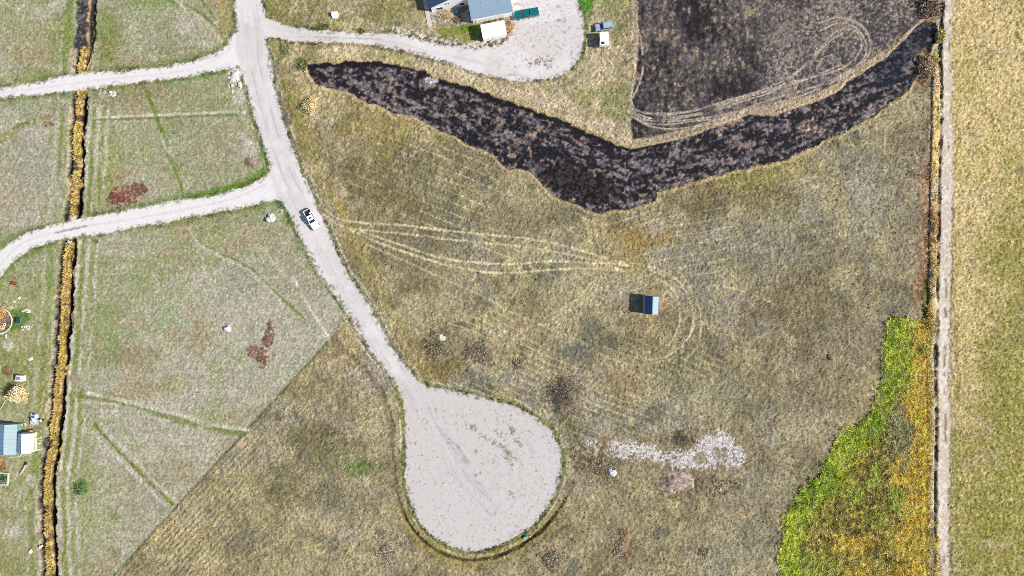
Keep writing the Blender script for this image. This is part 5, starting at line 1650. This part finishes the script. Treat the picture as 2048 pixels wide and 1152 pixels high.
brush('dark tangled brush above the hooked end of the gravel spread', 1366, 878, (3.2, 1.5), .6, 72, cols=[C(116, 106, 76), C(96, 88, 66), C(140, 126, 96)], n=520, mound=False)


# rock heaps
def rocks(name, label, cat, px_, py_, spec, mat, seed):
    t = thing(name, label, cat, (*W(px_, py_), 0))
    for k, (dx, dy, r1, r2, h_) in enumerate(spec):
        bm = bmesh.new()
        lump(bm, (dx, dy, h_ * .35), (r1, r2, h_), seed + k, 1, .2, 2)
        obj('rock', bm, mat, t)
    return t


rocks('rock_heap', 'heap of big white rocks in the grass left of the white pickup', 'rock heap', 541, 437, [(-.35, -.3, .85, .7, .75), (.4, -.4, .8, .65, .6), (.15, .45, .7, .6, .7), (.8, .25, .6, .55, .55), (-.2, 1.0, .4, .35, .4), (.55, 1.0, .5, .4, .45), (-.9, -.05, .35, .3, .35)], M_stone, 80)
rocks('rubble_heap', 'spread of white rubble in the corner of the upper driveway and the road', 'rubble heap', 470, 152, [(0, .2, 1.1, .9, .35), (.6, 1.0, .7, .6, .3), (-.5, -.9, .8, .6, .3), (.4, -.7, .6, .6, .25), (1.4, -2.3, .55, .9, .28), (-.7, -2.6, .4, .5, .22), (-.2, 1.7, .5, .4, .3), (-.6, -4.0, .25, .6, .18)], M_stone, 90)
rocks('gravel_heap', 'small white gravel heap by the brown twig pile', 'gravel heap', 1224, 945, [(0, 0, 1.2, .9, .7), (-.5, .4, .7, .6, .5), (.6, -.2, .7, .5, .45)], new_mat('white_gravel', C(226, 222, 226), .95, noise=.35, nscale=4, bump=1, bscale=8), 100)
rocks('rubble_heap', 'white and rusty rubble lying on the olive weedy brush', 'rubble heap', 883, 676, [(0, -.2, .9, .6, .35), (.5, .1, .6, .4, .3), (-.3, .6, .5, .5, .3)], M_stone, 110)
rocks('stone_pair', 'few pale stones below the upper driveway beside the long ditch', 'stones', 226, 187, [(-.5, .3, .5, .4, .25), (.5, .2, .4, .4, .25), (.2, -.5, .6, .4, .25), (-.6, -.4, .3, .3, .2)], M_stone, 120)
# pale boulder in the left field
t = thing('flat_boulder', 'pale flat boulder lying alone in the left field below the lower driveway', 'boulder', (*W(455, 657), 0))
bm = bmesh.new()
lump(bm, (.05, -.1, .2), (1.0, .8, .6), 130, 1, .2, 2)
obj('rock', bm, new_mat('grey_white_rock', C(226, 222, 218), .9, noise=.2, nscale=2, bump=.5, bscale=4), t)
bm = bmesh.new()
box(bm, (.55, .95, .15), (1.1, .6, .25), rz=.2)
obj('slab', bm, new_mat('pinkish_stone', C(206, 196, 194), .9, noise=.2), t)
# hole with dark mouth in the pasture
t = thing('animal_burrow', 'dark crescent burrow mound alone in the brown pasture left of the meadow', 'burrow', (*W(1658, 713), 0))
bm = bmesh.new()
lump(bm, (.35, .15, 0), (.65, .6, .5), 140, 1, .2, 2)
obj('spoil', bm, new_mat('burrow_soil', C(156, 138, 112), .95, noise=.3, nscale=3), t)
bm = bmesh.new()
for k in range(7):
    a = math.radians(150 + k * 20)
    lump(bm, (.1 + .72 * math.cos(a), .05 + .72 * math.sin(a), .1), (.2, .2, .1), 141 + k, 1, .2, 1)
obj('mouth', bm, new_mat('burrow_dark', (.008, .006, .004), .95, noise=.2), t)  # near-black lumps in a crescent form the burrow mouth
# stones in the hay field
pr = None
for k, (px_, py_) in enumerate([(1906, 855), (1913, 881), (1920, 913), (2029, 877), (2005, 929), (2014, 946), (1978, 928), (1967, 980), (1934, 1058), (1985, 1063), (1972, 1078), (1932, 1021), (2025, 910), (1997, 776), (1985, 591), (1998, 776), (1930, 1112), (1925, 945), (2041, 786), (1962, 1046), (1908, 1112), (2002, 757), (1975, 1100)]):
    if pr is None:
        bm = bmesh.new()
        lump(bm, (0, 0, .1), (.26, .2, .2), 150, 1, .25, 1)
        o = obj('field_stone', bm, M_stone, None)
        pr = o
    else:
        o = pr.copy()
        COL.objects.link(o)
    o.location = (*W(px_, py_), .04)
    o.rotation_euler = (0, 0, k * 1.3)
    f = .6 + .5 * ((k * 37) % 10) / 10
    o.scale = (f, f * .9, f)
    tag(o, 'small white stone lying in the green and tan hay field', 'stone', 'white stones in the hay field')
pr = bpy.data.objects.get('field_stone')

# culverts under the lower driveway
for px_, py_, rz, lb, s_ in [(147, 436, .45, 'white culvert headwall where the reedy ditch meets the lower driveway from above', 1.0), (140, 484, .1, 'small pale culvert slab on the lower side of the lower driveway', .7)]:
    t = thing('culvert', lb, 'culvert', (*W(px_, py_), 0), rz)
    bm = bmesh.new()
    box(bm, (0, 0, .1), (1.5 * s_, .75 * s_, .3), top=(.9, .8))
    obj('headwall', bm, M_concrete, t)
    bm = bmesh.new()
    tube(bm, (-.55 * s_, .6 * s_, .05), (-.3 * s_, -.2 * s_, .05), .25 * s_, 12)
    obj('pipe', bm, M_pipe, t)

# ------------------------------------------------------------------ things on the garden lawn
# flat trailer with clutter
x, y = W(69, 838)
t = thing('flat_trailer', 'small flat trailer loaded with pale junk beside the white roofed shed', 'trailer', (x + .35, y + .1, 0), math.radians(-3))
bm = bmesh.new()
box(bm, (0, 0, .5), (2.1, 2.9, .1))
obj('deck', bm, new_mat('pale_deck', C(214, 218, 236), .7, noise=.15, nscale=2), t)
for sx in (-1, 1):
    bm = bmesh.new()
    tube(bm, (sx * 1.0 - .1, 0, .32), (sx * 1.0 + .1, 0, .32), .32, 12)
    obj('wheel', bm, M_black, t)
bm = bmesh.new()
tube(bm, (-.6, -.6, .5), (-1.9, -.7, .4), .05, 6)
obj('tow_bar', bm, M_chrome, t)
tx, ty = x + .35, y + .1
for k, (dx, dy, sx, sy, sz, m, lb, nm, ct) in enumerate([
        (-.25, .55, .8, .5, .3, M_bluep, 'blue folded tarp on the flat trailer deck', 'folded_tarp', 'tarp'), (-.7, .2, .35, .35, .45, M_white, 'white bucket at the left edge of the flat trailer', 'bucket', 'bucket'),
        (.3, .7, .9, .7, .12, M_white, 'white sheet of board lying on the upper half of the flat trailer', 'board', 'board'), (-.1, -.35, .5, 1.2, .2, M_trim, 'white bundle of panels on the lower half of the flat trailer', 'panel_bundle', 'panels'),
        (-.75, -.25, .3, .25, .3, M_redp, 'small dark red can at the left edge of the flat trailer', 'fuel_can', 'can'), (.05, 1.3, .3, .3, .5, M_dark, 'dark lump at the top end of the flat trailer', 'engine_block', 'engine')]):
    o = thing(nm, lb, ct, (tx + dx, ty + dy, .553), .3 * k)
    bm = bmesh.new()
    if nm in ('bucket',):
        tube(bm, (0, 0, 0), (0, 0, sz), sx * .4, 12, sx * .5)
        b_ = obj('body', bm, m, o)
        bm = bmesh.new()
        tube(bm, (0, 0, sz), (0, 0, sz + .03), sx * .52, 12)
        obj('rim', bm, M_dark, o)
    elif nm == 'engine_block':
        lump(bm, (0, 0, .2), (.2, .3, .25), 4, 1, .2, 1)
        obj('block', bm, m, o)
        bm = bmesh.new()
        tube(bm, (-.3, .1, .3), (.3, .2, .35), .05, 6)
        obj('pipe', bm, M_dark, o)
    else:
        nn = 3
        for q_ in range(nn):
            bm = bmesh.new()
            box(bm, (.03 * q_, -.02 * q_, sz * (q_ + .5) / nn), (sx - .04 * q_, sy - .05 * q_, sz / nn - .004))
            obj('layer' if nm == 'folded_tarp' else 'sheet' if nm != 'fuel_can' else 'body', bm, m, o)
o = thing('water_drum', 'white topped dark drum right of the flat trailer', 'drum', (*W(81.5, 841, .8), 0))
bm = bmesh.new()
tube(bm, (0, 0, 0), (0, 0, .85), .3, 14)
obj('body', bm, M_dark, o)
bm = bmesh.new()
tube(bm, (.02, 0, .852), (.02, 0, .93), .31, 14, .27)
obj('lid', bm, M_white, o)
o = thing('covered_mower', 'faded orange rounded mower between the trailer and the white roofed shed', 'mower', (*W(60, 863, .6), 0), math.radians(3))
bm = bmesh.new()
lump(bm, (0, 0, .55), (.72, .42, .35), 160, 1, .06, 2)
obj('cover', bm, M_orange, o, smooth=True)
bm = bmesh.new()
box(bm, (.12, 0, .93), (.14, .26, .08))
obj('cap', bm, M_redp, o)
for sx in (-.42, .42):
    for sy in (-.36, .36):
        bm = bmesh.new()
        tube(bm, (sx, sy - .06, .2), (sx, sy + .06, .2), .2, 10)
        obj('wheel', bm, M_black, o)
o = thing('junk_box', 'pale square crate at the top right corner of the pale blue barn', 'crate', (*W(46.5, 850, .5), 0), .2)
for k in range(4):
    bm = bmesh.new()
    a = k * math.pi / 2
    box(bm, (.4 * math.cos(a), .4 * math.sin(a), .3), (.06 if k % 2 == 0 else .8, .8 if k % 2 == 0 else .06, .6))
    obj('side', bm, M_palewood, o)
bm = bmesh.new()
box(bm, (0, 0, .05), (.76, .76, .06))
obj('base', bm, M_wood, o)
# white rail frame east of the lean shed
o = thing('rail_fence', 'white pipe rail frame beside the end wall of the white roofed shed', 'fence', (*W(76.5, 886), 0), math.radians(-2))
for k in range(3):
    bm = bmesh.new()
    tube(bm, (0, -1.6 + 1.5 * k, 0), (0, -1.6 + 1.5 * k, 1.2), .07, 8)
    obj('post', bm, M_white, o)
for z in (.55, 1.1):
    bm = bmesh.new()
    tube(bm, (0, -1.7, z), (0, 1.5, z), .06, 8)
    obj('rail', bm, M_white, o)
for k in range(3):
    bm = bmesh.new()
    tube(bm, (.02, -1.6 + 1.5 * k, 1.1), (.95, -1.6 + 1.5 * k + .1, .1), .055, 8)
    obj('brace', bm, M_white, o)
o = thing('white_pole', 'bent white pole lying below the two joined sheds', 'pole', (*W(30, 914), 0))
for k, (p, q_) in enumerate((((-1.3, 0, .1), (1.2, .1, .1)), ((1.2, .1, .1), (1.8, .75, .1)))):
    bm = bmesh.new()
    tube(bm, p, q_, .09, 8)
    obj('segment', bm, M_white, o)
o = thing('fallen_log', 'pale pinkish log lying across the lawn by a dark hole', 'log', (*W(49, 936), 0), math.radians(58))
bm = bmesh.new()
tube(bm, (-1.9, 0, .12), (1.1, 0, .25), .2, 10, .28)
obj('trunk', bm, new_mat('pale_log', C(226, 206, 190), .9, noise=.2), o)
bm = bmesh.new()
lump(bm, (1.2, .25, .1), (.45, .4, .3), 163, 1, .2, 2)
obj('hole_lump', bm, new_mat('hole_dark', (.015, .012, .01), .95), o)  # near-black lump stands for the dark hole at the log's end
o = thing('raised_bed', 'white framed raised bed full of green plants at the left edge', 'raised bed', (*W(8, 957), 0), math.radians(-6))
for c_, s_ in (((0, 1.5, .2), (2.6, .3, .45)), ((0, -1.5, .2), (2.6, .3, .45)), ((1.2, 0, .2), (.3, 2.7, .45)), ((-1.2, 0, .2), (.3, 2.7, .45))):
    bm = bmesh.new()
    box(bm, c_, s_)
    obj('border', bm, M_concrete, o)
leaf_mesh('plants', o, 420, (.95, 1.2), .7, .28, [C(60, 110, 60), C(90, 140, 80), C(50, 90, 50)], seed=171, hollow=.1, flat=.5)
# garden table, planks, plant pots
o = thing('garden_table', 'dark green table on the bright green lawn right of the round bed', 'table', (*W(38.5, 640.5), 0), math.radians(-4))
bm = bmesh.new()
box(bm, (.08, 0, .72), (.95, 1.45, .06))
obj('tabletop', bm, M_greenp, o)
for sx in (-.35, .45):
    for sy in (-.6, .6):
        bm = bmesh.new()
        box(bm, (sx, sy, .33), (.08, .08, .7))
        obj('leg', bm, M_greenp, o)
bm = bmesh.new()
box(bm, (.62, 0, .42), (.3, 1.4, .05))
obj('bench', bm, new_mat('pale_teal', C(120, 160, 164), .6), o)
o = thing('pallet', 'pale wooden pallet lying at the upper rim of the round bed', 'pallet', (*W(23.5, 615.5), 0), math.radians(35))
for k in range(4):
    bm = bmesh.new()
    box(bm, (0, -.36 + .24 * k, .16), (1.0, .2, .04))
    obj('plank', bm, M_palewood, o)
for k in range(2):
    bm = bmesh.new()
    box(bm, (-.4 + .8 * k, 0, .07), (.1, .9, .13))
    obj('bearer', bm, M_palewood, o)
o = thing('plank_cross', 'two crossed pale planks beside the wooden pallet', 'planks', (*W(14, 614), 0), math.radians(-35))
for a in (0, 1.3):
    bm = bmesh.new()
    box(bm, (.2 * a, 0, .08 + .06 * a), (1.2, .16, .05), rz=a)
    obj('plank', bm, M_palewood, o)
o = thing('planter_ring', 'white ringed planter in the round bed next to the garden tree', 'planter', (*W(11, 649), 0))
bm = bmesh.new()
for k in range(14):
    a0, a1 = 2 * math.pi * k / 14, 2 * math.pi * (k + 1) / 14
    tube(bm, (.3 * math.cos(a0), .3 * math.sin(a0), .3), (.3 * math.cos(a1), .3 * math.sin(a1), .3), .09, 6)
obj('rim', bm, M_white, o)
bm = bmesh.new()
tube(bm, (0, 0, 0), (0, 0, .25), .3, 12)
obj('pot', bm, M_dark, o)
o = thing('bed_border', 'ring of pale edging stones round the planting bed', 'border', (*W(-2, 642), 0))
bm = bmesh.new()
lump(bm, (0, 0, .05), (.24, .18, .16), 181, 1, .2, 1)
st0 = None
for k in range(40):
    a = math.radians(-88 + 176 * k / 39)
    if st0 is None:
        st0 = obj('edging_stone', bm, M_stone, o)
        e_ = st0
    else:
        e_ = st0.copy()
        COL.objects.link(e_)
        e_.parent = o
    e_.location = (3.4 * math.cos(a), 3.3 * math.sin(a), .02)
    e_.rotation_euler = (0, 0, a * 3)
for (px_, py_), lb in (((45.5, 653.5), 'little white pot, upper left of three below the dark green table'), ((50.5, 653.5), 'little white pot, upper right of three below the dark green table'), ((46.5, 659), 'little white pot, lowest of three below the dark green table'), ((14, 670), 'white pot, upper of two just below the round bed'), ((13.5, 674), 'white pot, lower of two just below the round bed')):
    o = thing('flower_pot', lb, 'pot', (*W(px_, py_), 0), 0, 'white pots around the garden bed')
    bm = bmesh.new()
    tube(bm, (0, 0, 0), (0, 0, .3), .12, 10, .17)
    obj('body', bm, M_white, o)
    bm = bmesh.new()
    tube(bm, (0, 0, .3), (0, 0, .34), .19, 10)
    obj('rim', bm, M_white, o)
rocks('fire_ring', 'ring of pale stones right of the white pots on the lawn', 'fire ring', 56, 655, [(.45 * math.cos(a), .45 * math.sin(a), .2, .17, .18) for a in [k * .785 for k in range(8)]], M_stone, 190)
rocks('stone_patch', 'oval heap of pale stones with a white plank right of the green lawn', 'stones', 54, 622, [(-.7, .1, .5, .3, .15), (0, .35, .6, .3, .2), (.6, .1, .5, .35, .2), (.3, -.3, .6, .25, .2), (-1.1, -.1, .35, .25, .12)], M_stone, 200)
rocks('stone_patch', 'small pale stone heap on the lawn above the white box hut', 'stones', 61, 718, [(0, 0, .6, .45, .25), (-.5, -.1, .4, .3, .18), (.4, .2, .35, .3, .2)], M_stone, 210)
rocks('pale_boulder', 'single pale boulder on the lawn above the crossed planks', 'boulder', 28.5, 603, [(0, 0, .4, .3, .3), (.3, -.05, .2, .2, .2)], M_stone, 220)
rocks('pale_boulder', 'cream boulder on the lawn above the green lawn patch', 'boulder', 39, 596, [(0, 0, .35, .35, .3), (.2, .2, .25, .2, .2)], M_stone, 225)
rocks('pale_boulder', 'white boulder in the lower left lawn near the ditch', 'boulder', 62, 1103, [(0, 0, .45, .5, .4), (.1, .5, .25, .25, .3)], M_stone, 230)
rocks('pale_boulder', 'white boulder in the dark left channel of the ditch near the bottom', 'boulder', 82, 1093, [(0, 0, .45, .45, .45), (-.3, -.2, .25, .25, .2)], M_stone, 235)
o = thing('branch_pile', 'white peeled branches lying left of the yellow tree', 'branches', (*W(9.5, 805), 0), math.radians(60))
for k, (p, q_) in enumerate((((-1.2, 0, .1), (.2, .1, .12)), ((.1, .1, .12), (1.1, -.15, .15)), ((-.2, .15, .12), (.1, -.5, .1)), ((-2.0, .2, .1), (-1.3, .05, .1)))):
    bm = bmesh.new()
    tube(bm, p, q_, .13, 7, .09)
    obj('branch', bm, M_palewood, o)
# red garden cart
o = thing('garden_cart', 'red garden cart with grey green drum on the lawn below the curved driveway', 'cart', (*W(34, 568), 0), math.radians(-12))
bm = bmesh.new()
box(bm, (-.45, .1, .5), (.95, .65, .3), top=(1.15, 1.15))
obj('tray', bm, M_redp, o)
bm = bmesh.new()
tube(bm, (.6, 0, .1), (.6, 0, .6), .38, 12)
obj('drum', bm, new_mat('grey_green_drum', C(140, 166, 160), .5), o)
for sy in (-.35, .45):
    bm = bmesh.new()
    tube(bm, (-.3, sy - .05, .28), (-.3, sy + .05, .28), .28, 12)
    obj('wheel', bm, M_black, o)
    bm = bmesh.new()
    tube(bm, (-.9, sy * .7, .6), (-1.7, sy * .8, .9), .04, 6)
    obj('handle', bm, M_dark, o)
bm = bmesh.new()
box(bm, (.05, .05, .35), (1.5, .25, .06))
obj('frame', bm, M_chrome, o)
